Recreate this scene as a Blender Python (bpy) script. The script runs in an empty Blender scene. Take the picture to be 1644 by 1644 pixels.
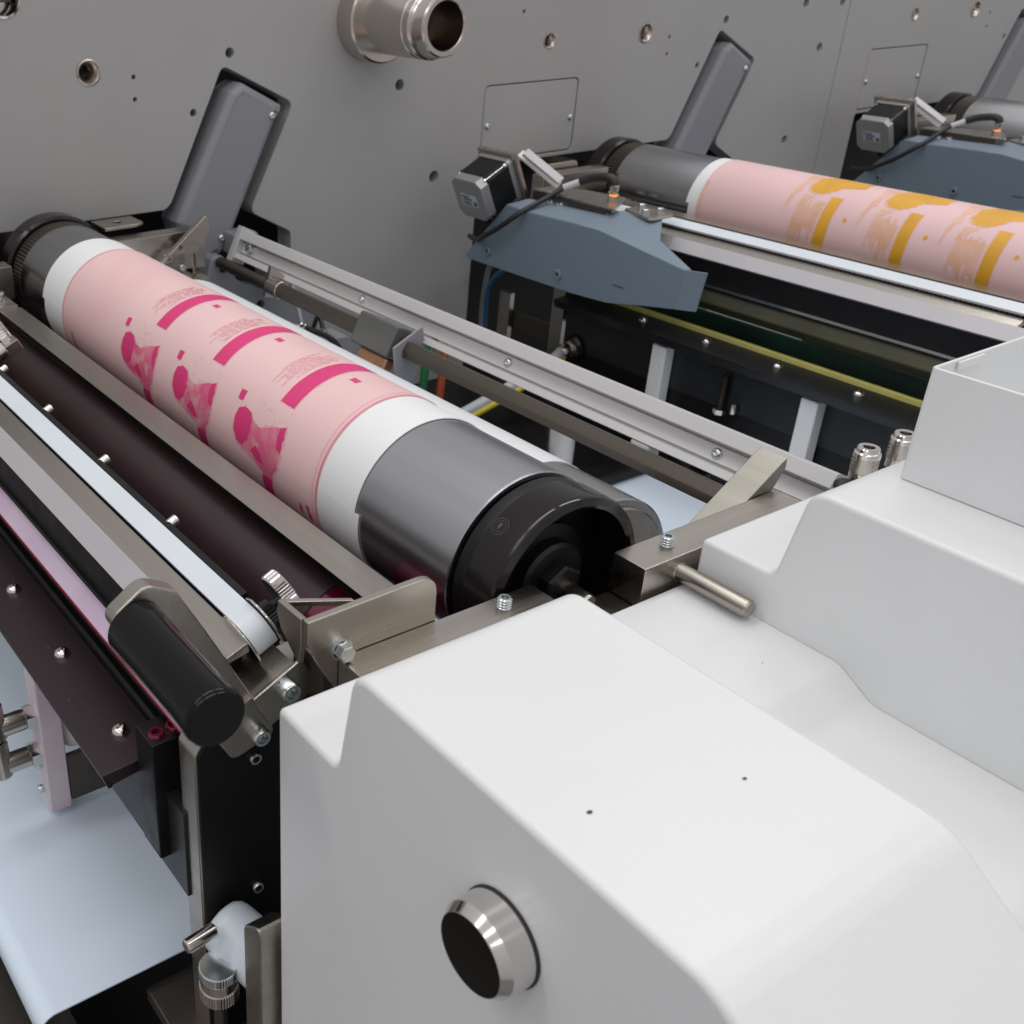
import bpy, bmesh, math, random
from mathutils import Vector, Matrix, geometry
random.seed(7)
S = bpy.context.scene
COL = S.collection
U = 0.06                      # one working unit = radius of the plate cylinder = 60 mm
BASE = Vector((0, 0, 1.6))    # the camera stands here; all coordinates below are taken from it, in working units
PI = math.pi

# ------------------------------------------------------------------ camera
YAW, PITCH, ROLL = 0.5541, 0.4951, 0.0055
FPX, PPX, SZ = 1737.7, 450.7, 1644.0
cam = bpy.data.cameras.new('camera')
camo = bpy.data.objects.new('camera', cam); COL.objects.link(camo)
fwd = Vector((math.sin(YAW)*math.cos(PITCH), math.cos(YAW)*math.cos(PITCH), -math.sin(PITCH)))
rgt = Vector((math.cos(YAW), -math.sin(YAW), 0)); dwn = fwd.cross(rgt)
r2 = math.cos(ROLL)*rgt + math.sin(ROLL)*dwn; d2 = -math.sin(ROLL)*rgt + math.cos(ROLL)*dwn
camo.matrix_world = Matrix.Translation(BASE) @ Matrix((r2, -d2, -fwd)).transposed().to_4x4()
cam.sensor_width = 36; cam.sensor_fit = 'HORIZONTAL'
cam.lens = FPX/SZ*36
cam.shift_x = (SZ/2-PPX)/SZ           # the photograph is a square cut from the right of a wider frame
cam.clip_start = 0.01; cam.clip_end = 50
cam.dof.use_dof = True; cam.dof.focus_distance = 0.66; cam.dof.aperture_fstop = 20
S.camera = camo
# ------------------------------------------------------------------ world, lamps, exposure
W = bpy.data.worlds.new('World'); S.world = W; W.use_nodes = True
bg = W.node_tree.nodes['Background']
bg.inputs[0].default_value = (0.97, 0.96, 1.0, 1); nt_ = W.node_tree; tc_ = nt_.nodes.new('ShaderNodeTexCoord'); sx_ = nt_.nodes.new('ShaderNodeSeparateXYZ'); mr_ = nt_.nodes.new('ShaderNodeMapRange')
nt_.links.new(tc_.outputs['Generated'], sx_.inputs[0]); nt_.links.new(sx_.outputs['Z'], mr_.inputs[0])   # hall: pale ceiling, darker floor
mr_.inputs[1].default_value = -0.7; mr_.inputs[2].default_value = 0.9; mr_.inputs[3].default_value = 0.30; mr_.inputs[4].default_value = 0.60
nt_.links.new(mr_.outputs[0], bg.inputs[1])
def lamp(x, y, z, sx, sy, e, col, rx=0, ry=0):
    l = bpy.data.lights.new('ceiling_lamp', 'AREA'); l.shape = 'RECTANGLE'; l.size = sx; l.size_y = sy
    l.energy = e; l.color = col
    o = bpy.data.objects.new('ceiling_lamp', l); COL.objects.link(o)
    o.location = (x, y, z); o.rotation_euler = (rx, ry, 0)
for yy, e in ((-2.6, 14), (-0.4, 12), (1.7, 23)):
    for xx in (-2.4, 0.4, 3.2): lamp(xx, yy, 4.8, 2.3, 0.45, e, (1.0, 0.985, 0.965))
S.view_settings.view_transform = 'Standard'; S.view_settings.look = 'None'
S.view_settings.exposure = 0; S.view_settings.gamma = 1; S.view_settings.use_curve_mapping = False

# ------------------------------------------------------------------ materials
def mat(name, col, rough=0.5, metal=0.0, bump=0.0, bscale=900, var=0.0, vscale=40, rvar=0.0, brush=None, spec=0.5, coat=0, col2=None, stain=None, sthr=(0.55, 0.72), sscale=25):
    m = bpy.data.materials.new(name); m.use_nodes = True
    nt = m.node_tree; N = nt.nodes; L = nt.links; b = N['Principled BSDF']
    b.inputs['Base Color'].default_value = (*col, 1); b.inputs['Roughness'].default_value = rough
    b.inputs['Metallic'].default_value = metal; b.inputs['Specular IOR Level'].default_value = spec
    if coat: b.inputs['Coat Weight'].default_value = coat; b.inputs['Coat Roughness'].default_value = 0.08
    tc = N.new('ShaderNodeTexCoord'); mp = N.new('ShaderNodeMapping'); L.new(tc.outputs['Object'], mp.inputs[0])
    if brush: mp.inputs['Scale'].default_value = brush
    def noise(scale, det=4, src=None):
        n = N.new('ShaderNodeTexNoise'); n.inputs['Scale'].default_value = scale; n.inputs['Detail'].default_value = det
        L.new((src or mp.outputs[0]), n.inputs['Vector']); return n.outputs['Fac']
    def ramp(fac, a, b_, lo, hi):
        r = N.new('ShaderNodeMapRange'); L.new(fac, r.inputs[0]); r.inputs[1].default_value = lo; r.inputs[2].default_value = hi
        r.inputs[3].default_value = a; r.inputs[4].default_value = b_; return r.outputs[0]
    cur = None
    def mix(fac, a, bcol):
        x = N.new('ShaderNodeMix'); x.data_type = 'RGBA'; L.new(fac, x.inputs['Factor'])
        if a is None: x.inputs['A'].default_value = (*col, 1)
        else: L.new(a, x.inputs['A'])
        x.inputs['B'].default_value = (*bcol, 1); return x.outputs['Result']
    if var:
        c2 = col2 or tuple(c*(1-var) for c in col)
        cur = mix(ramp(noise(vscale, 6), 0, 1, 0.3, 0.7), cur, c2)
    if stain:
        cur = mix(ramp(noise(sscale, 5, tc.outputs['Object']), 0, 1, *sthr), cur, stain)
    if cur: L.new(cur, b.inputs['Base Color'])
    if rvar: L.new(ramp(noise(vscale*0.7, 5), max(0.02, rough-rvar), rough+rvar, 0.3, 0.7), b.inputs['Roughness'])
    if bump:
        bn = N.new('ShaderNodeBump'); bn.inputs['Strength'].default_value = bump; bn.inputs['Distance'].default_value = 0.0006
        L.new(noise(bscale, 3), bn.inputs['Height']); L.new(bn.outputs[0], b.inputs['Normal'])
    return m
M = {}
M['wall'] = mat('grey_frame_paint', (0.435, 0.432, 0.418), 0.45, bump=0.14, bscale=700, var=0.07, vscale=4, rvar=0.08, stain=(0.405, 0.398, 0.382), sthr=(0.5, 0.8), sscale=9)
M['white'] = mat('white_powder_coat', (0.79, 0.80, 0.80), 0.33, bump=0.17, bscale=520, var=0.035, vscale=6, rvar=0.03, stain=(0.755, 0.765, 0.765), sthr=(0.52, 0.8), sscale=14)
M['cover'] = mat('slate_cover_paint', (0.275, 0.282, 0.305), 0.42, bump=0.08, bscale=800, var=0.05, vscale=9)
M['blue'] = mat('blue_grey_sheet', (0.185, 0.24, 0.295), 0.45, bump=0.12, bscale=700, var=0.06, vscale=12, rvar=0.05)
M['steel'] = mat('turned_sleeve_steel', (0.50, 0.50, 0.515), 0.26, 1.0, bump=0.05, brush=(1, 0.06, 1), bscale=500, var=0.22, vscale=22, rvar=0.08)
M['bar_x'] = mat('brushed_nickel_steel', (0.51, 0.468, 0.415), 0.28, 1.0, bump=0.10, brush=(0.03, 1, 1), bscale=1600, var=0.16, vscale=90, rvar=0.07)
M['bar_dull'] = mat('ground_steel_flat', (0.40, 0.385, 0.335), 0.48, 1.0, bump=0.10, brush=(1, 0.03, 1), bscale=1600, var=0.14, vscale=90, rvar=0.05)
M['bar_y'] = mat('brushed_nickel_steel_long', (0.46, 0.425, 0.375), 0.30, 1.0, bump=0.10, brush=(1, 0.03, 1), bscale=1600, var=0.18, vscale=70, rvar=0.07)
M['dark_bar'] = mat('bronzed_rail_steel', (0.135, 0.118, 0.10), 0.45, 0.9, bump=0.06, brush=(1, 0.04, 1), bscale=1500, var=0.2, vscale=60, rvar=0.08)
M['alu'] = mat('anodised_aluminium', (0.60, 0.59, 0.585), 0.45, 0.30, bump=0.05, brush=(1, 0.015, 1), bscale=1900, var=0.06, vscale=120)
M['chrome'] = mat('polished_chrome', (0.72, 0.69, 0.66), 0.14, 1.0)
M['zinc'] = mat('zinc_screw', (0.66, 0.70, 0.71), 0.24, 1.0)
M['nickel'] = mat('nickel_turned', (0.58, 0.53, 0.48), 0.24, 1.0, bump=0.04, brush=(1, 0.05, 1), bscale=900)
M['black'] = mat('black_anodised', (0.008, 0.0075, 0.008), 0.40, 0.0, spec=0.30, var=0.3, vscale=60, rvar=0.10)
M['blackgloss'] = mat('black_ring_resin', (0.012, 0.0085, 0.009), 0.16, 0.0, var=0.3, vscale=30, rvar=0.08, spec=0.4)
M['etch'] = mat('etched_grey', (0.055, 0.052, 0.05), 0.4)
M['grip'] = mat('black_grip_plastic', (0.004, 0.0045, 0.0045), 0.11, 0.0, rvar=0.02, spec=0.22)
M['dark'] = mat('near_black_fill', (0.010, 0.010, 0.011), 0.7)  # near-black; on the back sheet it paints in the shade behind the wall
M['backdrop'] = mat('backdrop_black', (0.022, 0.021, 0.021), 0.55, var=0.3, vscale=12)  # dark colour that paints in the shade of the gaps below the parts
M['rubber'] = mat('black_rubber', (0.018, 0.018, 0.019), 0.5)
M['tray'] = mat('burnished_tray', (0.046, 0.030, 0.034), 0.40, 0.35, bump=0.05, brush=(1, 0.06, 1), bscale=900, var=0.25, vscale=30, rvar=0.08)
M['tray_dark'] = mat('blackened_tray_side', (0.026, 0.027, 0.029), 0.42, 0.3, var=0.2, vscale=30)
M['anilox'] = mat('maroon_ceramic_roller', (0.046, 0.024, 0.028), 0.42, 0.0, var=0.25, vscale=14, rvar=0.05)
M['anilox2'] = mat('olive_ceramic_roller', (0.030, 0.034, 0.020), 0.40, 0.0, var=0.3, vscale=14, rvar=0.05)
M['magenta_ink'] = mat('magenta_ink_gloss', (0.20, 0.006, 0.042), 0.16, 0.25, coat=0.6, var=0.5, vscale=30)
M['red_ink'] = mat('wet_red_ink', (0.42, 0.006, 0.03), 0.15, 0.0, coat=0.8)
M['tape'] = mat('white_mounting_tape', (0.88, 0.885, 0.88), 0.42, var=0.03, vscale=20)
M['plate'] = mat('pink_photopolymer', (0.88, 0.60, 0.585), 0.38, 0.0, var=0.05, vscale=10, rvar=0.06, stain=(0.85, 0.54, 0.53), sscale=12)
M['plate2'] = mat('rose_photopolymer', (0.86, 0.58, 0.58), 0.42, 0.0, var=0.06, vscale=10)
M['plate_edge'] = mat('inked_plate_edge', (0.72, 0.22, 0.30), 0.4, var=0.2, vscale=40, col2=(0.80, 0.38, 0.40))
M['mag'] = mat('magenta_print', (0.80, 0.045, 0.215), 0.42, var=0.12, vscale=40)
M['mag_tint'] = mat('magenta_print_tint', (0.84, 0.38, 0.44), 0.42, var=0.3, vscale=120, col2=(0.86, 0.48, 0.50))
M['mag_mottle'] = mat('magenta_halftone', (0.78, 0.09, 0.235), 0.42, var=1, vscale=60, col2=(0.77, 0.27, 0.33), stain=(0.82, 0.50, 0.49), sthr=(0.50, 0.78), sscale=75)
M['mag_fade'] = mat('magenta_fringe', (0.81, 0.41, 0.45), 0.42, var=1, vscale=90, col2=(0.83, 0.52, 0.52))
M['ora_fade'] = mat('amber_fringe', (0.78, 0.43, 0.30), 0.42, var=1, vscale=80, col2=(0.80, 0.51, 0.48))
M['ora'] = mat('amber_print', (0.82, 0.42, 0.025), 0.42, var=0.15, vscale=40)
M['ora_tint'] = mat('amber_print_tint', (0.80, 0.44, 0.26), 0.42, var=0.5, vscale=60, col2=(0.84, 0.53, 0.45))
M['belt'] = mat('white_polyurethane_belt', (0.74, 0.79, 0.83), 0.33, var=0.05, vscale=25)
M['belt_teeth'] = mat('belt_tooth_grey', (0.16, 0.13, 0.12), 0.6, var=0.3, vscale=120)
M['plastic'] = mat('white_plastic', (0.91, 0.905, 0.90), 0.42, var=0.04, vscale=30)
M['plastic_blue'] = mat('bluish_white_plastic', (0.72, 0.79, 0.85), 0.32, var=0.04, vscale=30)
M['plastic_pink'] = mat('ink_stained_plastic', (0.72, 0.66, 0.66), 0.42, var=0.2, vscale=9, col2=(0.66, 0.50, 0.58), stain=(0.60, 0.36, 0.46), sthr=(0.58, 0.74), sscale=22)
M['blade_pink'] = mat('ink_stained_blade', (0.70, 0.60, 0.70), 0.30, 0.0, var=0.4, vscale=14, col2=(0.62, 0.42, 0.60))
M['blade_olive'] = mat('stained_shaded_blade_olive', (0.060, 0.058, 0.030), 0.30, 0.4, var=0.5, vscale=14)  # olive ink stain, darkened further to put the blade's shade into the colour
M['yellow_ink'] = mat('dried_yellow_ink', (0.78, 0.70, 0.22), 0.45, var=0.15, vscale=30)
M['green_dark'] = mat('green_trough', (0.016, 0.065, 0.042), 0.35, var=0.6, vscale=12)
M['gray_strip'] = mat('pale_grey_strip', (0.58, 0.56, 0.575), 0.34, 0.15, var=0.06, vscale=14, rvar=0.05)
M['paper'] = mat('white_paper_web', (0.77, 0.88, 1.0), 0.45, var=0.04, vscale=5, bump=0.25, bscale=14)
M['webroll'] = mat('white_web_gloss', (0.80, 0.82, 0.84), 0.36)
M['copper'] = mat('copper_connector', (0.46, 0.25, 0.14), 0.35, 0.7, var=0.3, vscale=60)
M['acrylic'] = mat('smoked_acrylic', (0.10, 0.105, 0.10), 0.22, 0.0, coat=0.3)
M['cable'] = mat('black_cable', (0.02, 0.02, 0.021), 0.45)
M['cable_blue'] = mat('blue_hose', (0.03, 0.12, 0.25), 0.35)
M['hose_clear'] = mat('pale_hose', (0.52, 0.55, 0.58), 0.3)
M['hose_yellow'] = mat('yellow_wire', (0.62, 0.48, 0.04), 0.4)
M['hose_green'] = mat('green_wire', (0.02, 0.17, 0.06), 0.4)
M['hose_orange'] = mat('orange_wire', (0.45, 0.10, 0.03), 0.4)
M['motor'] = mat('cast_motor_grey', (0.42, 0.42, 0.42), 0.38, 0.7, bump=0.05, bscale=600)
M['label'] = mat('silver_label', (0.55, 0.56, 0.60), 0.45)
M['label_ink'] = mat('label_print', (0.10, 0.11, 0.14), 0.5)
M['label_blue'] = mat('label_blue_band', (0.12, 0.20, 0.42), 0.5)
M['speck'] = mat('dark_speck', (0.05, 0.05, 0.055), 0.6)
M['scuff'] = mat('scuff_mark', (0.075, 0.09, 0.11), 0.6)
M['concrete'] = mat('factory_floor', (0.20, 0.20, 0.20), 0.6, var=0.2, vscale=2)
def emis(name, col, e):
    m = bpy.data.materials.new(name); m.use_nodes = True; b = m.node_tree.nodes['Principled BSDF']
    b.inputs['Base Color'].default_value = (*col, 1); b.inputs['Emission Color'].default_value = (*col, 1); b.inputs['Emission Strength'].default_value = e
    return m
M['led'] = emis('sensor_led', (1.0, 0.30, 0.03), 0.9)
M['red_led'] = emis('red_indicator', (1.0, 0.02, 0.10), 2.5)

# ------------------------------------------------------------------ builders (all coordinates in working units from BASE)
ORG = {}
def V(*a): return Vector(a)
def thing(name, label, cat, loc, group=None):
    o = bpy.data.objects.new(name, None); COL.objects.link(o); o.empty_display_size = 0.02
    o.location = BASE + Vector(loc)*U; ORG[o] = Vector(loc)
    o['label'] = label; o['category'] = cat
    if group: o['group'] = group
    return o
def finish(bm, name, m, parent=None, smooth=35, label=None, kind=None):
    bmesh.ops.recalc_face_normals(bm, faces=bm.faces)
    org = ORG[parent] if parent else Vector((0, 0, 0))
    me = bpy.data.meshes.new(name)
    for v in bm.verts: v.co = (v.co-org)*U + (BASE if not parent else Vector((0, 0, 0)))
    bm.to_mesh(me); bm.free()
    for p in me.polygons: p.use_smooth = True
    if smooth: me.set_sharp_from_angle(angle=math.radians(smooth))
    me.materials.append(M[m] if isinstance(m, str) else m)
    o = bpy.data.objects.new(name, me); COL.objects.link(o)
    if parent: o.parent = parent
    ORG[o] = org
    if smooth and kind != 'stuff': wn = o.modifiers.new('normals', 'WEIGHTED_NORMAL'); wn.keep_sharp = True; wn.weight = 90
    if label: o['label'] = label
    if kind: o['kind'] = kind
    return o
def solid(bm, th):
    bmesh.ops.recalc_face_normals(bm, faces=bm.faces); bm.normal_update()
    bmesh.ops.solidify(bm, geom=bm.faces[:], thickness=th)
def frame(o, a, b, c):           # local axes a,b,c at o
    return Matrix.Translation(Vector(o)) @ Matrix((Vector(a), Vector(b), Vector(c))).transposed().to_4x4()
def bev(bm, w, seg=2, ang=25):
    if w <= 0: return
    es = [e for e in bm.edges if len(e.link_faces) == 2 and e.calc_face_angle(0) > math.radians(ang)]
    bmesh.ops.bevel(bm, geom=es, offset=w, segments=seg, affect='EDGES', profile=0.5, clamp_overlap=True)
def box_bm(x0, x1, y0, y1, z0, z1, w=0.012, seg=2, fr=None):
    bm = bmesh.new(); bmesh.ops.create_cube(bm, size=1)
    for v in bm.verts: v.co = Vector(((x0+x1)/2+v.co.x*(x1-x0), (y0+y1)/2+v.co.y*(y1-y0), (z0+z1)/2+v.co.z*(z1-z0)))
    bev(bm, w, seg)
    if fr: bm.transform(fr)
    return bm
def box(name, x0, x1, y0, y1, z0, z1, m, parent, w=0.012, seg=2, fr=None, **k): return finish(box_bm(x0, x1, y0, y1, z0, z1, w, seg, fr), name, m, parent, **k)
def circ(cx, cy, r, n=24): return [(cx+r*math.cos(2*PI*i/n), cy+r*math.sin(2*PI*i/n)) for i in range(n)]
def rnd(pts, r, n=5):            # round the corners of a polygon; r scalar or list
    out = []; k = len(pts)
    for i in range(k):
        p = Vector(pts[i]); a = Vector(pts[i-1]); b = Vector(pts[(i+1) % k])
        ri = r[i] if isinstance(r, (list, tuple)) else r
        u = (a-p); w_ = (b-p); la, lb = u.length, w_.length; u /= la; w_ /= lb
        c = max(-1, min(1, u.dot(w_))); ang = math.acos(c)
        if ri <= 0 or ang > math.radians(176): out.append(tuple(p)); continue
        d = min(ri/math.tan(ang/2), la*0.45, lb*0.45)
        s, e = p+u*d, p+w_*d
        for j in range(n+1):
            t = j/n; out.append(tuple((1-t)**2*s + 2*t*(1-t)*p + t*t*e))
    return out
def prism_bm(pts, holes, t, fr, w=0.0, res=2):   # polygon (local a,b) thickened along c from 0 to t, with holes
    cu = bpy.data.curves.new('tmp', 'CURVE'); cu.dimensions = '2D'; cu.fill_mode = 'BOTH'
    w_ = min(w, t*0.45)
    cu.extrude = t/2-w_; cu.bevel_depth = w_; cu.bevel_resolution = res; cu.offset = -w_
    for loop in [pts]+list(holes):
        sp = cu.splines.new('POLY'); sp.points.add(len(loop)-1); sp.use_cyclic_u = True
        for q, p in zip(sp.points, loop): q.co = (p[0], p[1], 0, 1)
    o = bpy.data.objects.new('tmp', cu); COL.objects.link(o)
    dg = bpy.context.evaluated_depsgraph_get(); me = bpy.data.meshes.new_from_object(o.evaluated_get(dg))
    bm = bmesh.new(); bm.from_mesh(me)
    bpy.data.objects.remove(o); bpy.data.curves.remove(cu); bpy.data.meshes.remove(me)
    bmesh.ops.remove_doubles(bm, verts=bm.verts, dist=1e-5)
    for v in bm.verts: v.co.z += t/2
    bm.transform(fr); return bm
def XZ(y, x=0, z=0): return frame((x, y, z), (1, 0, 0), (0, 0, 1), (0, 1, 0))      # polygon in X,Z, thick towards +Y
def YZ(x): return frame((x, 0, 0), (0, 1, 0), (0, 0, 1), (1, 0, 0))                # polygon in Y,Z, thick towards +X
def XY(z): return frame((0, 0, z), (1, 0, 0), (0, 1, 0), (0, 0, 1))
def prism(name, pts, t, fr, m, parent, holes=(), w=0.0, res=2, **k): return finish(prism_bm(pts, holes, t, fr, w, res), name, m, parent, **k)
def lathe_bm(prof, o, axis, n=48, closed=False, ref=None):   # prof: (r, along axis)
    bm = bmesh.new(); ax = Vector(axis).normalized()
    a = Vector(ref) if ref else (Vector((0, 0, 1)) if abs(ax.z) < 0.9 else Vector((1, 0, 0)))
    a = (a-ax*a.dot(ax)).normalized(); b = ax.cross(a); o = Vector(o); rings = []
    for r, h in prof:
        if r < 1e-6: rings.append([bm.verts.new(o+ax*h)])
        else: rings.append([bm.verts.new(o+ax*h+(a*math.cos(2*PI*i/n)+b*math.sin(2*PI*i/n))*r) for i in range(n)])
    pr = list(zip(rings, rings[1:])) + ([(rings[-1], rings[0])] if closed else [])
    for A, B in pr:
        for i in range(n):
            j = (i+1) % n
            if len(A) == 1 and len(B) == 1: continue
            f = [A[0], B[j], B[i]] if len(A) == 1 else ([A[i], A[j], B[0]] if len(B) == 1 else [A[i], A[j], B[j], B[i]])
            bm.faces.new(f)
    return bm
def lathe(name, prof, o, axis, m, parent, n=48, closed=False, **k): return finish(lathe_bm(prof, o, axis, n, closed), name, m, parent, **k)
def cyl_prof(r, h0, h1, c=0.01): return [(0, h0), (r-c, h0), (r, h0+c), (r, h1-c), (r-c, h1), (0, h1)]
def ring_prof(ri, ro, h0, h1, c=0.008): return [(ri, h0), (ro-c, h0), (ro, h0+c), (ro, h1-c), (ro-c, h1), (ri, h1)]
def knurl_bm(r, h0, h1, o, axis, n=40, d=0.012, cap=0.02):
    bm = bmesh.new(); ax = Vector(axis).normalized()
    a = Vector((0, 0, 1)) if abs(ax.z) < 0.9 else Vector((1, 0, 0)); a = (a-ax*a.dot(ax)).normalized(); b = ax.cross(a); o = Vector(o); R = []
    for h, rr in ((h0, r-cap), (h0+cap, r), (h1-cap, r), (h1, r-cap)):
        R.append([bm.verts.new(o+ax*h+(a*math.cos(PI*i/n)+b*math.sin(PI*i/n))*(rr-(d if i % 2 else 0))) for i in range(2*n)])
    for A, B in zip(R, R[1:]):
        for i in range(2*n): bm.faces.new((A[i], A[(i+1) % (2*n)], B[(i+1) % (2*n)], B[i]))
    bm.faces.new(R[0]); bm.faces.new(R[-1]); return bm
def tube_bm(pts, r, n=10, cap=True):
    pts = [Vector(p) for p in pts]; P = []
    for i in range(len(pts)-1):        # Catmull-Rom
        p0, p1, p2, p3 = pts[max(i-1, 0)], pts[i], pts[i+1], pts[min(i+2, len(pts)-1)]
        for j in range(8):
            t = j/8; P.append(0.5*((2*p1)+(p2-p0)*t+(2*p0-5*p1+4*p2-p3)*t*t+(3*p1-p0-3*p2+p3)*t**3))
    P.append(pts[-1]); bm = bmesh.new(); R = []; a = None
    for i, p in enumerate(P):
        d = (P[min(i+1, len(P)-1)]-P[max(i-1, 0)]).normalized()
        if a is None: a = d.orthogonal().normalized()
        a = (a-d*a.dot(d)).normalized(); b = d.cross(a)
        R.append([bm.verts.new(p+(a*math.cos(2*PI*k/n)+b*math.sin(2*PI*k/n))*r) for k in range(n)])
    for A, B in zip(R, R[1:]):
        for k in range(n): bm.faces.new((A[k], A[(k+1) % n], B[(k+1) % n], B[k]))
    if cap: bm.faces.new(R[0]); bm.faces.new(R[-1])
    return bm
def tube(name, pts, r, m, parent, n=10, **k): return finish(tube_bm(pts, r, n), name, m, parent, smooth=60, **k)
# shared screw meshes, made once, axis = +Z of the mesh (head towards +Z)
def raw(bm, name, m):
    bmesh.ops.recalc_face_normals(bm, faces=bm.faces)
    me = bpy.data.meshes.new(name)
    for v in bm.verts: v.co *= U
    bm.to_mesh(me); bm.free()
    for p in me.polygons: p.use_smooth = True
    me.set_sharp_from_angle(angle=math.radians(35)); me.materials.append(M[m]); return me
def hexhole(r, h, depth, rs):     # socket rim + hexagonal recess
    bm = lathe_bm([(rs, h), (rs, h-depth), (0, h-depth)], (0, 0, 0), (0, 0, 1), 6); return bm
def join(*bms):
    out = bmesh.new()
    for b in bms:
        me = bpy.data.meshes.new('t'); b.to_mesh(me); b.free(); out.from_mesh(me); bpy.data.meshes.remove(me)
    return out
def sock(r, h, m, name):          # socket head cap screw
    n = 24
    return raw(join(lathe_bm([(r*0.97, -0.02), (r, 0), (r, h*0.85), (r*0.88, h), (r*0.58, h)], (0, 0, 0), (0, 0, 1), n), lathe_bm([(r*0.58, h), (r*0.5, h*0.45), (0, h*0.45)], (0, 0, 0), (0, 0, 1), 6 if n == 6 else 24)), name, m)
def button(r, h, m, name):
    return raw(lathe_bm([(r, -0.02), (r, 0.01), (r*0.93, h*0.45), (r*0.75, h*0.8), (r*0.46, h), (r*0.42, h), (r*0.38, h*0.5), (0, h*0.5)], (0, 0, 0), (0, 0, 1), 24), name, m)
def hexbolt(r, h, m, name):
    return raw(join(lathe_bm([(0, -0.01), (r*1.35, -0.01), (r*1.35, h*0.22), (r*1.05, h*0.24)], (0, 0, 0), (0, 0, 1), 28), lathe_bm([(r*1.08, h*0.2), (r*1.08, h*0.92), (r*0.9, h), (0, h)], (0, 0, 0), (0, 0, 1), 6)), name, m)
SC = {'cap': sock(0.085, 0.13, 'zinc', 'socket_screw'), 'cap_small': sock(0.055, 0.08, 'zinc', 'socket_screw_small'), 'button': button(0.10, 0.075, 'chrome', 'button_screw'),
      'pan': button(0.075, 0.05, 'zinc', 'pan_screw'), 'hex': hexbolt(0.10, 0.16, 'zinc', 'hexagon_bolt'), 'magenta': sock(0.085, 0.10, 'magenta_ink', 'inked_screw'),
      'set': raw(join(*[lathe_bm([(0.055, 0.028*i), (0.07, 0.028*i+0.010), (0.07, 0.028*i+0.016), (0.055, 0.028*i+0.028)], (0, 0, 0), (0, 0, 1), 20) for i in range(4)], lathe_bm([(0.055, 0.112), (0.035, 0.112), (0.03, 0.06), (0, 0.06)], (0, 0, 0), (0, 0, 1), 20)), 'set_screw', 'zinc'),
      'peg': raw(lathe_bm([(0.06, -0.05), (0.06, 0.085), (0.05, 0.10), (0, 0.10)], (0, 0, 0), (0, 0, 1), 20), 'peg', 'chrome'),
      'insert': raw(lathe_bm([(0.27, -0.03), (0.27, 0.012), (0.24, 0.025), (0.20, -0.02), (0.12, -0.20), (0.11, -0.5), (0.13, -0.5), (0.27, -0.1)], (0, 0, 0), (0, 0, 1), 32), 'hole_insert', 'nickel')}
def put(kind, name, pos, axis, parent, s=1.0, m=None):
    o = bpy.data.objects.new(name, SC[kind]); COL.objects.link(o)
    q = Vector(axis).normalized().to_track_quat('Z', 'Y')
    o.rotation_mode = 'QUATERNION'; o.rotation_quaternion = q; o.scale = (s, s, s)
    o.parent = parent; o.location = (Vector(pos)-ORG[parent])*U; ORG[o] = Vector(pos); return o
def dup(o, off, parent=None, label=None, group=None):
    c = o.copy(); COL.objects.link(c); c.parent = parent
    ORG[c] = ORG[o]+Vector(off)
    if parent is None: c.location = o.location + Vector(off)*U
    if label: c['label'] = label
    if group: c['group'] = group
    for ch in list(o.children): dup(ch, off, c)
    return c
D = 15.226                                   # pitch from one print unit to the next
TL = math.radians(25.9)
E_ = V(math.sin(TL), 0, math.cos(TL))        # up along the slot
G_ = V(math.cos(TL), 0, -math.sin(TL))       # across the slot
WV = V(math.cos(TL), 0, math.sin(TL)); NV = V(-math.sin(TL), 0, math.cos(TL))   # across / out of the ink carriage
YA = V(0, 1, 0)
AX, AZ = 7.159, -5.774                       # plate cylinder axis

# ================================================================== SETTING
fl = box('floor', -30, 90, -30, 60, -27, -26.67, 'concrete', None, w=0); fl['kind'] = 'structure'
backdrop = box('dark_backdrop', -6, 62, 5.9, 22.6, -26.6, -15, 'backdrop', None, w=0.05); backdrop['kind'] = 'structure'  # dark backdrop added so the gaps between parts look shaded
back_sheet = box('dark_back_sheet', -6, 62, 22.6, 23.0, -26.6, -0.5, 'dark', None, w=0); back_sheet['kind'] = 'structure'  # near-black sheet added behind the wall so its openings look shaded
wall = bpy.data.objects.new('wall', None); COL.objects.link(wall); wall.location = BASE+V(-6, 20.6, -16)*U; ORG[wall] = V(-6, 20.6, -16); wall['kind'] = 'structure'
WY = 20.6
def opening(dx):
    p = [(3.25, -15.5), (3.25, -5.15), (9.98, -5.15), (10.12, -5.02), (11.42, -2.44), (13.12, -3.28), (12.0, -5.44), (13.05, -6.0), (13.05, -15.5)]
    return [(x+dx, z) for x, z in rnd(p, [0, 0.1, 0.35, 0.12, 0.16, 0.18, 0.2, 0.15, 0])]
def hatch_pts(dx, g=0.0):
    return [(x+dx, z) for x, z in rnd([(18.49-D+g, -5.06+g), (18.49-D+g, -3.31-g), (21.58-D-g, -3.31-g), (21.58-D-g, -5.06+g)], 0.16-g)]
def holes_for(dx):
    h = [circ(x+dx, z, 0.045, 12) for x, z in [(9.45, -2.54), (9.45, -2.95), (4.29, -1.75)]]
    h += [circ(x+dx, z, r, 18) for x, z, r in [(10.72, -3.3, 0.075), (11.6, -2.22, 0.10), (15.95, -3.12, 0.12), (15.2, -5.62, 0.12) if dx else (17.1, -5.25, 0.14), (14.91, -1.92, 0.12), (16.6, -1.95, 0.11), (16.5, -9.93, 0.07), (17.33, -10.72, 0.07), (17.95, -10.73, 0.06)]]
    h += [circ(8.52+dx, -2.40, 0.243, 28), circ(5.19+dx, -2.42, 0.19, 28)]
    return h
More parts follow.
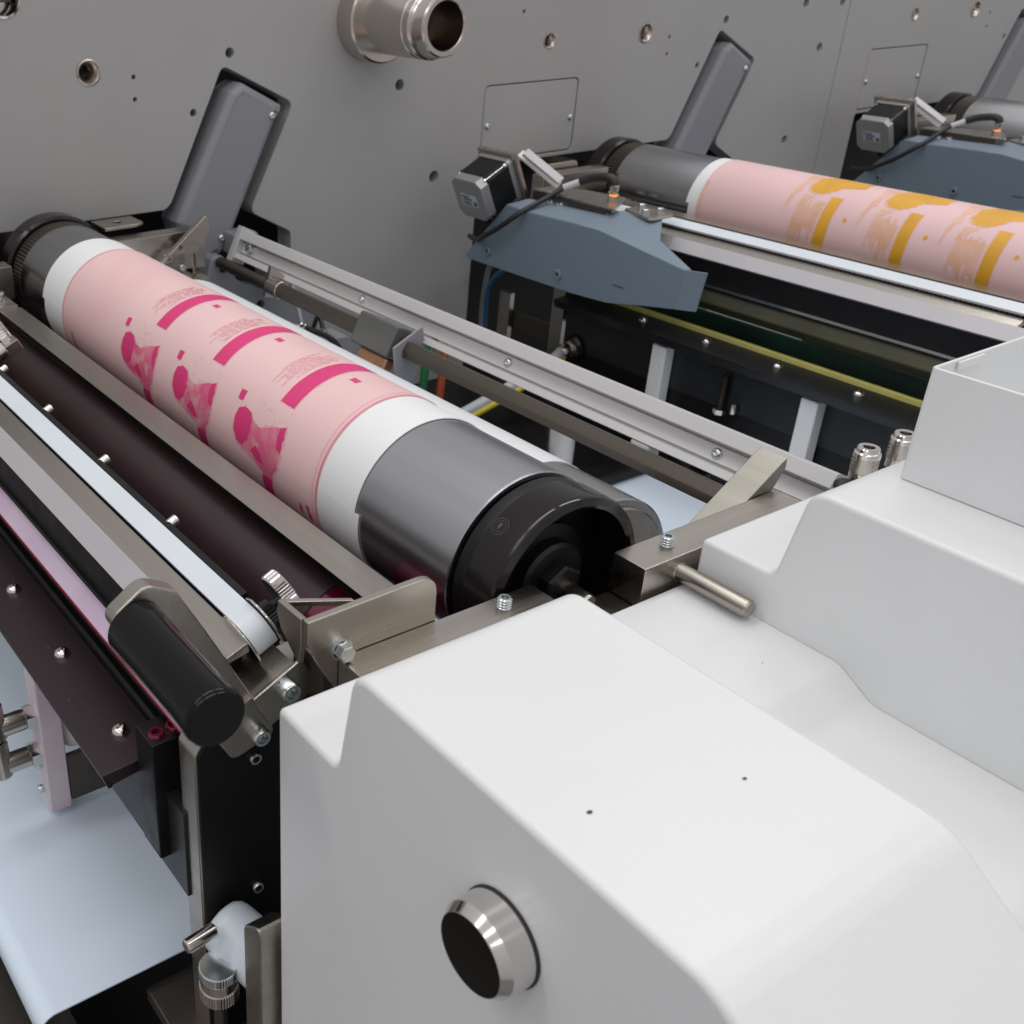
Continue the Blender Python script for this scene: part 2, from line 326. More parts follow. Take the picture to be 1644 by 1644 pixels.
def inside(h, x0, x1): return all(x0 < p[0] < x1 for p in h)
SEAM = 32.2
pa = [opening(0), opening(D), hatch_pts(0), hatch_pts(D)] + [h for h in holes_for(0)+holes_for(D)+[circ(7.0, -1.08, 0.30, 40)] if inside(h, -5, SEAM)]
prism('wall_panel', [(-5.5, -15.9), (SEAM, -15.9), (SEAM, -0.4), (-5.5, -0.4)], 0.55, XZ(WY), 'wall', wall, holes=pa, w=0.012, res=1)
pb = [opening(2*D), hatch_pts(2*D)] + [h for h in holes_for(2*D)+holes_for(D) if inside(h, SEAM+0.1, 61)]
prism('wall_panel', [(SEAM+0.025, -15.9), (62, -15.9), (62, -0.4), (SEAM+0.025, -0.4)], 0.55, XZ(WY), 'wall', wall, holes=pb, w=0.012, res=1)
for k in range(3):
    h = prism('hatch_panel', hatch_pts(k*D, 0.028), 0.4, XZ(WY+0.01), 'wall', wall, w=0.02)
    put('pan', 'screw', (18.66-D+k*D, WY+0.01, -4.24), (0, -1, 0), h, 1.05); put('pan', 'screw', (21.41-D+k*D, WY+0.01, -4.25), (0, -1, 0), h, 1.05)
    put('insert', 'hole_insert', (8.52+k*D, WY, -2.40), (0, -1, 0), wall, 0.9)
    if k: put('insert', 'hole_insert', (5.19+k*D, WY, -2.42), (0, -1, 0), wall, 0.70)
bs = lathe('bearing_seat', [(0.30, -0.03), (0.33, 0.015), (0.29, 0.03), (0.27, -0.05), (0.23, -0.2), (0.23, -0.4), (0, -0.4)], (7.0, WY, -1.08), (0, -1, 0), 'chrome', wall)
box('bearing_key', 6.8, 7.2, WY+0.1, WY+0.3, -1.15, -1.05, 'dark_bar', wall)

# ================================================================== SLOT COVERS
def slot_cover():
    t = thing('slot_cover', 'slate grey slot cover leaning behind the magenta-printed cylinder', 'cover', (10.4, 20.3, -6.2), 'slot covers on the grey wall')
    pts = [(11.76, -2.77), (12.72, -3.28), (12.66, -3.46), (12.55, -3.57), (11.46, -5.74), (11.17, -6.19), (10.64, -6.37), (10.34, -6.13), (10.12, -5.40), (11.47, -2.93)]
    pts = rnd(pts, [0.1, 0.05, 0.02, 0.02, 0.05, 0.06, 0.06, 0.06, 0.05, 0.12])
    b = prism_bm(pts, [], 0.9, XZ(20.35), w=0.17, res=6)
    finish(b, 'cover_shell', 'cover', t)
    put('pan', 'screw', (12.43, 20.35, -3.46), (0, -1, 0), t, 1.1); put('pan', 'screw', (11.14, 20.35, -5.84), (0, -1, 0), t, 1.1); put('pan', 'screw', (10.66, 20.35, -6.16), (0, -1, 0), t, 0.9)
    return t
sc0 = slot_cover()
dup(sc0, (D, 0, 0), None, 'slate grey slot cover leaning above the amber-printed cylinder')
dup(sc0, (2*D, 0, 0), None, 'slate grey slot cover at the top right corner, farthest away')

# ================================================================== PLATE CYLINDERS
def curved(polys, y_of, r, cx=AX, cz=AZ, step=0.07):      # polygons in (y, theta degrees) laid on the cylinder
    bm = bmesh.new()
    for poly in polys:
        vs = [bm.verts.new((y, math.radians(t), 0)) for y, t in poly]; bm.faces.new(vs)
    bmesh.ops.triangulate(bm, faces=bm.faces)
    for _ in range(7):
        es = [e for e in bm.edges if e.calc_length() > step]
        if not es: break
        bmesh.ops.subdivide_edges(bm, edges=es, cuts=1); bmesh.ops.triangulate(bm, faces=bm.faces)
    for v in bm.verts:
        y, t = v.co.x, v.co.y; v.co = Vector((cx+r*math.cos(t), y, cz+r*math.sin(t)))
    return bm
def patch(name, polys, r, m, parent, cx=AX, **k):
    bm = curved(polys, None, r, cx)
    for f in bm.faces: f.normal_update()
    return finish_noflip(bm, name, m, parent, Vector((cx, 0, AZ)), **k)
def finish_noflip(bm, name, m, parent, c, **k):
    for f in bm.faces:
        f.normal_update(); cc = f.calc_center_median(); d = Vector((cc.x-c.x, 0, cc.z-c.z))
        if f.normal.dot(d) < 0: f.normal_flip()
    o = finish(bm, name, m, parent, **k); return o
def rect(y0, y1, t0, t1): return [(y0, t0), (y1, t0), (y1, t1), (y0, t1)]
def wob(poly, a=0.012, n=4, seed=1):      # break up a clean outline
    rn = random.Random(seed); out = []
    for i in range(len(poly)):
        p, q = poly[i], poly[(i+1) % len(poly)]
        for j in range(n):
            t = j/n; out.append((p[0]+(q[0]-p[0])*t+rn.uniform(-a, a), p[1]+(q[1]-p[1])*t+rn.uniform(-a, a)*50))
    return out
def sleeve(name, r, y0, y1, m, parent, cx, skew=0.0, t0=165):    # a wrapped sheet whose edges run out of true by skew
    bm = bmesh.new(); n = 96; R = []
    for i in range(n+1):
        th = math.radians(t0)+2*PI*i/n; k_ = skew*(i/n-0.5)
        R.append([bm.verts.new((cx+q*math.cos(th), y+k_, AZ+q*math.sin(th))) for q, y in ((r-0.012, y0), (r, y0), (r, y1), (r-0.012, y1))])
    for A, B in zip(R, R[1:]):
        for j in range(4): bm.faces.new((A[j], A[(j+1) % 4], B[(j+1) % 4], B[j]))
    bm.faces.new(R[0]); bm.faces.new(R[-1])
    return finish(bm, name, m, parent)
def plate_cylinder(cx, label, near=True, y_tape0=8.38, y_tape1=17.72, y_p0=9.13, y_p1=16.84, pm='plate', far_ring=True):
    t = thing('plate_cylinder', label, 'printing cylinder', (cx, 13, AZ-1), 'plate cylinders')
    o = (cx, 0, AZ); ax = (0, 1, 0)
    lathe('steel_sleeve', [(0.80, 6.86), (0.985, 6.86), (1.0, 6.875), (1.0, 18.92), (0.5, 18.92), (0.5, 7.0), (0.80, 7.0)], o, ax, 'steel', t, n=128, closed=True)
    sleeve('mounting_tape', 1.018, y_tape0, y_tape1, 'tape', t, cx, 0.09, 172)
    pl = lathe('photopolymer_plate', [(1.018, y_p0), (1.026, y_p0), (1.030, y_p0+0.01), (1.030, y_p1-0.01), (1.026, y_p1), (1.018, y_p1)], o, ax, pm, t, n=128)
    lathe('toothed_ring', [(0.90, 18.92), (0.965, 18.92), (0.965, 19.43), (0.90, 19.43)], o, ax, 'black', t, n=96)
    finish(knurl_bm(1.0, 18.96, 19.36, o, ax, 90, 0.022, 0.005), 'gear_teeth', 'dark_bar', t)
    lathe('drive_ring', [(0.6, 19.44), (1.02, 19.44), (1.07, 19.49), (1.07, 19.86), (1.03, 19.9), (0.6, 19.9)], o, ax, 'blackgloss', t, n=96, closed=True)
    lathe('shaft', cyl_prof(0.30, 19.8, 22.4), o, ax, 'dark_bar', t, n=32)
    if near:
        lathe('end_flange', [(0.2, 6.84), (0.93, 6.84), (0.965, 6.80), (0.965, 6.69), (0.95, 6.665), (0.2, 6.665)], o, ax, 'black', t, n=128)
        lathe('end_ring', [(0.86, 6.66), (0.985, 6.66), (0.995, 6.64), (0.995, 6.29), (0.975, 6.235), (0.90, 6.215), (0.865, 6.235), (0.86, 6.3)], o, ax, 'blackgloss', t, n=128, closed=True)
        lathe('hub', [(0.30, 6.66), (0.56, 6.66), (0.56, 6.56), (0.42, 6.54), (0.415, 6.42), (0.38, 6.385), (0.2, 6.385)], o, ax, 'black', t, n=64)
        lathe('hexagon_nut', [(0.0, 6.40), (0.245, 6.40), (0.245, 6.26), (0.215, 6.235), (0.10, 6.235), (0.10, 6.32), (0, 6.32)], o, ax, 'black', t, n=6)
        lathe('journal', [(0.0, 6.33), (0.095, 6.33), (0.095, 5.93), (0.08, 5.90), (0, 5.90)], o, ax, 'nickel', t, n=24)
        for a in (150, 210, 30, -30, 90, 270): put('cap_small', 'screw', (cx+0.925*math.cos(math.radians(a)), 6.665, AZ+0.925*math.sin(math.radians(a))), (0, -1, 0), t, 0.55)
    return t, pl
pc1, pl1 = plate_cylinder(AX, 'steel plate cylinder with a pink plate printed in magenta, in front')
def annulus(y, t0, a, b, n=28):
    return [[(y+q*math.cos(2*PI*k/n), t0+math.degrees(q*math.sin(2*PI*k/n))) for q, k in ((a, i), (b, i), (b, i+1), (a, i+1))] for i in range(n)]
patch('etched_emblem', annulus(6.55, 131, 0.088, 0.094)+annulus(6.55, 131, 0.060, 0.065)+[[(6.53, 129.5), (6.57, 128.5), (6.575, 131), (6.55, 133.5), (6.54, 131.5)]], 0.9965, 'etch', pc1)
# inked margins of the plate
lathe('edge_line', [(1.0305, 9.205), (1.034, 9.21), (1.034, 9.232), (1.0305, 9.237)], (AX, 0, AZ), (0, 1, 0), 'mag_tint', pl1, n=128)
lathe('edge_line', [(1.028, 9.131), (1.0335, 9.134), (1.0335, 9.160), (1.0305, 9.165)], (AX, 0, AZ), (0, 1, 0), 'plate_edge', pl1, n=128)
lathe('edge_line', [(1.028, 16.838), (1.0335, 16.834), (1.0335, 16.80), (1.0305, 16.79)], (AX, 0, AZ), (0, 1, 0), 'plate_edge', pl1, n=128)
RP = 1.0335
def motif_magenta(dy, pr):
    b = wob(rect(10.06+dy, 10.36+dy, 62, 135.5), 0.003, 10, 3+int(dy*10))
    patch('printed_bar', [b], RP, 'mag', pr)
    patch('printed_dot', [wob(rect(9.72+dy, 9.86+dy, 90, 95), 0.006, 3, 9)], RP, 'mag', pr)
    patch('printed_square', [wob(rect(11.03+dy, 11.15+dy, 142, 149.2), 0.006, 3, 4)], RP, 'mag', pr)
    solid = [(11.05, 155), (10.93, 151.4), (10.78, 152.5), (10.70, 158), (10.68, 165), (10.72, 173), (10.84, 178), (10.96, 177), (11.06, 171), (11.085, 162)]
    full = [(10.74, 153.5), (10.65, 158), (10.44, 158.4), (10.30, 154.5), (10.0, 148.9), (9.955, 156), (9.965, 168), (9.985, 178), (10.08, 184), (10.12, 190), (10.30, 190), (10.42, 186.5), (10.60, 183.5), (10.80, 181), (10.98, 178), (11.075, 168), (11.08, 160), (10.93, 153)]
    patch('printed_halo', [wob([(10.52+(y-10.52)*1.05+dy, 168+(t_-168)*1.07) for y, t_ in full], 0.035, 9, 51), wob([(10.21+(y-10.21)*1.10+dy, 98.5+(t_-98.5)*1.008) for y, t_ in rect(10.06, 10.36, 62, 135.5)], 0.008, 24, 52)], RP-0.0015, 'mag_fade', pr)
    patch('printed_portrait', [wob([(y+dy, t_) for y, t_ in full], 0.012, 5, 11)], RP-0.001, 'mag_mottle', pr)
    patch('printed_shadow', [wob([(y+dy, t_) for y, t_ in solid], 0.010, 4, 12)], RP+0.001, 'mag', pr)
    patch('printed_shadow', [wob([(10.10+dy, 150.8), (10.0+dy, 149.4), (9.965+dy, 156), (9.97+dy, 166), (10.06+dy, 165), (10.10+dy, 158)], 0.012, 3, 13), wob([(10.62+dy, 178), (10.5+dy, 172), (10.38+dy, 176), (10.30+dy, 182), (10.42+dy, 183)], 0.012, 3, 17)], RP+0.001, 'mag', pr)
    patch('printed_block', [wob([(10.36+dy, 190), (10.13+dy, 189.4), (10.19+dy, 208.4), (10.42+dy, 207.3)], 0.008, 4, 14)], RP, 'mag', pr)
    rn = random.Random(int(dy*100)); polys = []
    for i in range(9):                                   # lines of small lettering beside the bar
        y = 10.44+i*0.042; t_ = 76+rn.uniform(0, 14)+(6 if i > 6 else 0); te = 128-rn.uniform(0, 16)-(i == 1)*6
        while t_ < te:
            w = rn.uniform(2.0, 8); polys.append(rect(y+dy, y+0.024+dy, t_, min(t_+w, te))); t_ += w+rn.uniform(0.7, 1.6)
    patch('printed_lettering', polys, RP, 'mag_tint', pr, kind='stuff')
    polys = []
    for i in range(26):                                  # spatter around the portrait
        y = rn.uniform(10.0, 10.7)+dy; th = rn.uniform(138, 153); s = rn.uniform(0.006, 0.022)
        polys.append(wob(rect(y, y+s, th, th+s*60), 0.004, 1, i))
    patch('ink_specks', polys, RP, 'mag_tint', pr, kind='stuff')
for dy in (0, 1.71, 3.41): motif_magenta(dy, pl1)
patch('ink_smear', [wob(rect(9.30, 9.36, 190, 203), 0.02, 4, 5), wob(rect(9.48, 9.53, 192, 200), 0.02, 4, 6)], RP, 'mag', pl1)
patch('ink_smear', [wob(rect(16.45, 16.49, 186, 205), 0.01, 4, 7)], RP, 'speck', pl1)
pc2, pl2 = plate_cylinder(AX+D, 'steel plate cylinder with a pink plate printed in amber, in the middle distance', True, 8.2, 16.62, 9.0, 16.36, 'plate2')
def motif_amber(dy, pr):
    cx = AX+D
    patch('printed_bar', [wob(rect(13.10+dy, 13.34+dy, 128.5, 193.5), 0.003, 10, 21)], RP, 'ora', pr, cx)
    patch('printed_dot', [[(12.81+dy+0.045*math.cos(a*PI/5), 152.8+2.6*math.sin(a*PI/5)) for a in range(10)]], RP, 'ora', pr, cx)
    blob = [(13.97, 119), (13.95, 99), (13.76, 82), (13.55, 76), (13.2, 82), (12.95, 84), (12.90, 105), (13.05, 108), (13.28, 111), (13.40, 120), (13.58, 127), (13.82, 127)]
    patch('printed_blot', [wob([(y+dy, t_) for y, t_ in blob], 0.012, 4, 22)], RP, 'ora', pr, cx)
    patch('printed_halo', [wob([(13.45+(y-13.45)*1.06+dy, 105+(t_-105)*1.10) for y, t_ in blob], 0.035, 8, 53), wob([(y+dy, t_) for y, t_ in rect(13.085, 13.36, 127.5, 195)], 0.009, 20, 54)], RP-0.0015, 'ora_fade', pr, cx)
    sw = [(14.23, 92), (14.20, 117), (14.235, 139), (14.22, 159), (14.16, 142), (14.15, 132), (14.06, 128), (14.10, 120), (14.0, 104), (14.0, 90)]
    patch('printed_streak', [wob([(y+dy, t_) for y, t_ in sw], 0.014, 5, 23), wob([(y+dy, t_) for y, t_ in [(13.95, 132), (13.72, 130), (13.70, 134), (13.86, 139), (13.90, 147), (13.98, 148)]], 0.012, 4, 25)], RP, 'ora_tint', pr, cx)
    rn = random.Random(31+int(dy*10)); polys = []
    for i in range(11):
        y = 13.40+i*0.050; t_ = 137+rn.uniform(0, 10); te = 178+rn.uniform(-16, 20)*(1 if i > 2 else 0.4)
        while t_ < te:
            w = rn.uniform(8, 22); polys.append(wob(rect(y+dy, y+0.048+dy, t_, min(t_+w, te)), 0.004, 2, i)); t_ += w+rn.uniform(0.3, 1.2)
    patch('printed_lettering', polys, RP, 'ora_tint', pr, cx, kind='stuff')
for dy in (0, -1.69, -3.38, 1.69*0): 
    if dy != 0 or not any(c.name.startswith('printed_blot') for c in pl2.children): motif_amber(dy, pl2)
patch('ink_smear', [wob(rect(16.25, 16.31, 140, 195), 0.012, 8, 41)], RP, 'ora_tint', pl2, AX+D)
patch('ink_smear', [wob(rect(16.19, 16.225, 190, 204), 0.010, 4, 42)], RP, 'speck', pl2, AX+D)
pc3, pl3 = plate_cylinder(AX+2*D, 'bare grey steel plate cylinder at the right edge, farthest away', False, 8.2, 15.6, 9.0, 15.3, 'plate2')

# ================================================================== IMPRESSION CYLINDER AND WEB
IX, IZ, IR = 8.99, -7.03, 1.2
ic = thing('impression_cylinder', 'steel impression cylinder wrapped in white web behind the magenta plate cylinder', 'cylinder', (IX, 13, IZ-IR))
lathe('roller_body', [(0.4, 7.36), (1.18, 7.36), (IR, 7.38), (IR, 19.3), (0.4, 19.3)], (IX, 0, IZ), (0, 1, 0), 'steel', ic, n=128, closed=True)
lathe('end_disc', [(0, 7.31), (1.08, 7.31), (1.10, 7.33), (1.10, 7.37)], (IX, 0, IZ), (0, 1, 0), 'bar_y', ic, n=96)
for a in (20, 80, 140, 200, 260, 320): put('cap', 'screw', (IX+0.86*math.cos(math.radians(a)), 7.315, IZ+0.86*math.sin(math.radians(a))), (0, -1, 0), ic, 0.8)
lathe('journal', cyl_prof(0.28, 6.5, 7.4), (IX, 0, IZ), (0, 1, 0), 'nickel', ic, n=32)
lathe('journal', cyl_prof(0.28, 19.2, 22.4), (IX, 0, IZ), (0, 1, 0), 'dark_bar', ic, n=32)
WZ = -10.42
def sheet(name, path, y0, y1, th, m, parent):      # a strip of web following an X,Z path
    bm = bmesh.new(); A = []; B = []
    for x, z in path: A.append(bm.verts.new((x, y0, z))); B.append(bm.verts.new((x, y1, z)))
    for i in range(len(path)-1): bm.faces.new((A[i], A[i+1], B[i+1], B[i]))
    solid(bm, th)
    return finish(bm, name, m, parent)
wr = thing('web_on_cylinder', 'white web wound round the impression cylinder', 'paper web', (IX, 13, WZ+0.05))
arc = [(IX+(IR+0.012)*math.cos(math.radians(a)), IZ+(IR+0.012)*math.sin(math.radians(a))) for a in range(-70, 251, 5)]
sheet('web_wrap', arc, 8.53, 17.9, 0.01, 'webroll', wr)
pw = thing('paper_web', 'pale bluish white paper web running flat beneath the ink tray', 'paper web', (6, 13, -15))
path = [(26, WZ), (12, WZ), (6, WZ), (2.0, WZ)]+[(2.0-0.2*math.sin(math.radians(a)), WZ-0.2+0.2*math.cos(math.radians(a))) for a in range(10, 91, 8)]+[(1.8, WZ-0.30)]
sheet('web_sheet', path, 7.93, 17.9, 0.02, 'paper', pw)
lathe('turning_roller', cyl_prof(0.175, 8.3, 17.7), (2.0, 0, WZ-0.205), (0, 1, 0), 'dark_bar', pw, n=48)

# ================================================================== ALUMINIUM RAIL, BRONZED RAIL, SLIDER
rail = thing('aluminium_rail', 'pale aluminium channel rail running from the wall to the white housing', 'rail', (11.2, 13, -6.1))
def loft_y(name, sec, y0, y1, m, parent, w=0.0, **k):     # section in X,Z
    return prism(name, sec, y1-y0, XZ(y0), m, parent, w=w, **k)
RO = V(11.28, 0, -5.54); MV = V(-math.cos(TL), 0, math.sin(TL))
def rl(h, d): p = RO - E_*h - MV*d; return (p.x, p.z)
sec = [rl(-0.012, 0.08), rl(0.0, 0.02), rl(0.012, 0.0), rl(0.185, -0.03), rl(0.20, -0.02), rl(0.204, 0.13), rl(0.232, 0.135), rl(0.238, 0.085), rl(0.29, 0.10), rl(0.34, 0.105), rl(0.40, 0.098), rl(0.44, 0.08), rl(0.446, 0.13), rl(0.472, 0.13), rl(0.478, 0.02), rl(0.49, 0.005), rl(0.585, -0.03), rl(0.595, -0.02), rl(0.60, 0.26), rl(-0.012, 0.26)]
loft_y('rail_profile', sec, 6.08, 19.6, 'alu', rail, smooth=30)
for y in (15.31, 11.49, 7.63):
    p = RO - E_*0.335 - MV*0.100; put('pan', 'screw', (p.x, y, p.z), MV, rail, 1.0)
box('carriage_block', 11.2, 11.75, 19.82, 20.5, -6.15, -5.7, 'cover', rail, w=0.03)
for (cx_, cy_, cz_, m_) in ((11.02, 8.62, -6.20, 'plastic'), (10.95, 7.74, -6.26, 'dark_bar')):
    cb_ = box('rail_clamp', cx_-0.02, cx_+0.22, cy_-0.12, cy_+0.2, cz_-0.13, cz_+0.12, m_, rail, w=0.03)
    put('cap_small', 'screw', (cx_-0.02, cy_+0.02, cz_), (-1, 0, 0), cb_, 1.0)
cap = prism('end_cap', [rl(-0.06, -0.06), rl(0.68, -0.06), rl(0.68, 0.28), rl(-0.06, 0.28)], 0.2, XZ(19.6), 'alu', rail, w=0.02)
p = RO-E_*0.32-MV*0.02; put('cap', 'screw', (p.x+0.12, 19.25, p.z-0.02), MV, rail, 1.2)
bz = thing('bronzed_rail', 'dark bronze square rail below the aluminium rail', 'rail', (10.7, 12, -6.4))
RG = V(10.6, 0, -6.116)
def rb(h, d): p = RG + E_*h - MV*d; return (p.x, p.z)
loft_y('rail_bar', [rb(-0.11, 0.05), rb(-0.01, 0.0), rb(0.01, 0.0), rb(0.155, 0.03), rb(0.165, 0.05), rb(0.165, 0.26), rb(-0.11, 0.26)], 6.75, 17.3, 'dark_bar', bz, smooth=30)
lathe('rail_collar', cyl_prof(0.17, 17.25, 17.65), (10.73, 0, -6.14), (0, 1, 0), 'nickel', bz)
prism('end_bracket', [(10.6, -6.35), (11.05, -6.45), (11.15, -6.05), (10.75, -5.78)], 0.12, XZ(17.66), 'bar_x', bz, w=0.015)
lathe('rail_stub', cyl_prof(0.12, 17.6, 20.0), (10.9, 0, -6.25), (0, 1, 0), 'dark_bar', bz, n=24)
sl = thing('sensor_slider', 'smoked plastic sensor slider with copper contacts on the bronze rail', 'sensor', (10.6, 14, -6.6))
def in_rail(h0, h1, d0, d1, y0, y1): 
    o = RG; return box_bm(h0, h1, y0, y1, d0, d1, 0.05, 3, frame((o.x, 0, o.z), E_, YA, -MV))
finish(in_rail(-0.22, 0.34, -0.12, 0.42, 13.5, 14.55), 'slider_block', 'acrylic', sl)
finish(in_rail(-0.46, -0.22, -0.02, 0.2, 13.55, 14.35), 'contact_block', 'copper', sl)
for y in (13.65, 13.95, 14.2): finish(box_bm(-0.56, -0.45, y, y+0.09, 0.02, 0.12, 0.01, 2, frame((RG.x, 0, RG.z), E_, YA, -MV)), 'contact_pin', 'chrome', sl)
prism('acrylic_plate', [(10.42, -6.05), (11.0, -5.78), (11.1, -6.3), (10.75, -6.85), (10.5, -6.6)], 0.05, XZ(13.3), 'cover', sl, w=0.01)
finish(lathe_bm(cyl_prof(0.07, 0, 0.5), (11.15, 13.2, -6.0), -NV, 16), 'terminal', 'copper', sl)
# casting arm that carries the rail on the wall
ca = thing('rail_carriage', 'grey cast carriage arm with a round hole below the rail end', 'machine arm', (12, 20.2, -11))
pts = rnd([(10.35, -7.2), (10.72, -6.12), (11.0, -6.12), (11.35, -6.75), (13.4, -7.6), (13.4, -14.9), (9.9, -14.9)], [0.2, 0.15, 0.15, 0.3, 0.2, 0, 0])
prism('arm_plate', pts, 0.5, XZ(20.02), 'cover', ca, holes=[circ(11.08, -6.42, 0.075, 18) if False else circ(10.98, -6.42, 0.07, 18), circ(11.9, -7.35, 0.09, 18)], w=0.05, res=3)
box('clamp_block', 11.75, 12.25, 19.2, 20.02, -6.75, -6.3, 'cover', ca, w=0.03)
tube('clear_lead', [(12.3, 19.4, -6.75), (12.35, 19.2, -7.3), (12.45, 19.1, -8.0), (12.6, 19.2, -9)], 0.05, 'hose_clear', ca)

# ================================================================== FAR FRAME PARTS
fb = thing('far_bearing_bar', 'brushed steel bearing bar by the wall beyond the magenta cylinder', 'steel bar', (9, 19.2, -6))
box('bar', 7.75, 10.0, 18.95, 19.35, -5.95, -5.2, 'bar_x', fb, w=0.02)
prism('cap_plate', [(8.1, 19.4), (8.75, 19.4), (8.95, 19.52), (8.95, 20.1), (8.1, 20.1)], 0.06, XY(-5.1), 'bar_x', fb, holes=[circ(8.5, 19.75, 0.09, 16)], w=0.01)
fl_ = thing('far_bearing_bar', 'brushed steel bearing bar by the wall left of the magenta cylinder end', 'steel bar', (4.8, 19.2, -6))
box('bar', 3.6, 6.05, 18.95, 19.35, -5.95, -5.35, 'bar_x', fl_, w=0.02)
gs = thing('gusset_plate', 'small pointed steel gusset with two holes beside the far cylinder end', 'bracket', (9.4, 18.7, -6.1))
prism('plate', [(8.75, -5.75), (9.86, -4.87), (9.94, -4.93), (9.92, -5.2), (9.62, -5.55), (9.62, -6.0), (8.75, -6.0)], 0.14, XZ(18.62), 'bar_x', gs, holes=[circ(9.30, -5.42, 0.055, 16), circ(9.05, -5.58, 0.05, 16)], w=0.012)
put('cap_small', 'screw', (9.28, 18.62, -5.78), (0, -1, 0), gs, 1.3)
box('foot', 9.1, 9.8, 18.4, 18.75, -6.25, -6.0, 'bar_x', gs, w=0.02)

# ================================================================== WALL SPINDLE (hollow shaft at the top)
sp = thing('hollow_spindle', 'turned steel hollow spindle jutting from the grey wall at the top', 'spindle', (15.05, 20.6, -2.4))
so = (15.05, 20.6, -1.72)
lathe('flange', [(0.3, 0.0), (0.84, 0.0), (0.86, 0.03), (0.86, 0.52), (0.82, 0.56), (0.3, 0.56)], so, (0, -1, 0), 'nickel', sp, n=96)
lathe('tube', [(0.60, 0.5), (0.665, 0.56), (0.665, 1.95), (0.64, 1.97), (0.64, 2.02), (0.665, 2.05), (0.665, 2.16), (0.62, 2.2), (0.59, 2.3), (0.585, 2.52), (0.555, 2.56), (0.47, 2.56), (0.455, 2.54), (0.45, 0.4), (0, 0.4)], so, (0, -1, 0), 'nickel', sp, n=96)

# ================================================================== NEAR FRAME: BEARING BARS, PIN, GUARD
bl = thing('bearing_bar', 'brushed steel bearing bar left of the cylinder shaft, half under the white housing', 'steel bar', (5.5, 5.95, -6.2))
box('bar', 4.38, 6.60, 5.75, 6.16, -6.15, -5.49, 'bar_x', bl, w=0.014)
put('set', 'set_screw', (6.116, 6.0, -5.50), (0, 0, 1), bl, 1.0)
br = thing('bearing_bar', 'brushed steel bearing bar right of the cylinder shaft, carrying a steel pin', 'steel bar', (9, 5.95, -6.4))
box('bar', 7.71, 10.25, 5.75, 6.16, -6.3, -5.49, 'bar_x', br, w=0.014)
put('set', 'set_screw', (8.274, 5.975, -5.50), (0, 0, 1), br, 1.0)
lathe('pin', [(0.10, -0.01), (0.10, 0.02), (0.092, 0.03), (0.092, 0.81), (0.075, 0.84), (0, 0.84)], (8.22, 5.75, -5.665), (0, -1, 0), 'bar_y', br, n=32)
sd = thing('bearing_saddle', 'dark steel saddle block under the cylinder shaft between the bars', 'steel block', (7.16, 5.95, -6.5))
box('block', 6.61, 7.70, 5.76, 6.15, -6.4, -5.93, 'dark_bar', sd, w=0.03)
gp = thing('guard_plate', 'steel guard plate with rounded corner and hexagon bolt standing by the shaft', 'guard plate', (4.8, 6.2, -6.1))
gpts = rnd([(4.07, -5.03), (5.44, -5.005), (5.44, -5.95), (4.45, -5.95), (4.30, -5.72), (4.07, -5.26)], [0.015, 0.2, 0, 0.05, 0.1, 0.03])
prism('plate', gpts, 0.075, XZ(6.165), 'bar_x', gp, w=0.008)
prism('wing', [(6.24, -5.26), (6.24, -5.03), (6.60, -5.035), (6.62, -5.15), (6.55, -5.3), (6.28, -5.5)], 0.06, YZ(4.05), 'bar_y', gp, w=0.008)
prism('wing_fold', [(4.08, 6.55), (4.08, 6.62), (4.60, 6.30), (4.60, 6.25)], 0.05, XY(-5.085), 'bar_x', gp, w=0.006)
put('hex', 'bolt', (4.40, 6.165, -5.40), (0, -1, 0), gp, 0.82)
ng = thing('gusset_plate', 'pointed steel gusset rising behind the bar with the pin, near the couplings', 'bracket', (9.6, 6.4, -6.4))
prism('plate', [(8.7, -6.24), (10.28, -5.18), (10.36, -5.14), (10.37, -5.26), (10.10, -5.66), (9.95, -6.24)], 0.35, XZ(6.175), 'bar_dull', ng, w=0.012)

# ================================================================== CROSS BAR + ANILOX ROLLER
cb = thing('cross_bar', 'long flat steel bar running beside the magenta plate cylinder', 'steel bar', (5.6, 12, -6))
box('bar', 5.385, 5.785, 6.75, 17.9, -5.90, -5.78, 'bar_y', cb, w=0.012)
box('end_lug', 5.36, 5.74, 17.9, 18.7, -5.90, -5.74, 'bar_x', cb, w=0.012)
put('cap_small', 'screw', (5.48, 18.15, -5.74), (0, 0, 1), cb, 1.3); put('cap_small', 'screw', (5.62, 18.45, -5.74), (0, 0, 1), cb, 1.3)
box('end_lug', 5.40, 5.76, 6.35, 6.75, -6.1, -5.80, 'bar_x', cb, w=0.012)
NX, NZ, NR = 5.71, -6.80, 0.75
an = thing('anilox_roller', 'dark maroon ink roller lying under the flat steel bar', 'roller', (NX, 12, NZ-NR))
lathe('roller_body', [(0.3, 7.88), (NR-0.01, 7.88), (NR, 7.89), (NR, 18.4), (0.3, 18.4)], (NX, 0, NZ), (0, 1, 0), 'anilox', an, n=96, closed=True)
lathe('inked_end', [(0.2, 7.25), (0.70, 7.25), (0.73, 7.28), (0.735, 7.87), (0.2, 7.87)], (NX, 0, NZ), (0, 1, 0), 'magenta_ink', an, n=96)
lathe('journal', cyl_prof(0.26, 6.3, 7.3), (NX, 0, NZ), (0, 1, 0), 'dark_bar', an, n=32)
lathe('journal', cyl_prof(0.26, 18.3, 22.4), (NX, 0, NZ), (0, 1, 0), 'dark_bar', an, n=32)

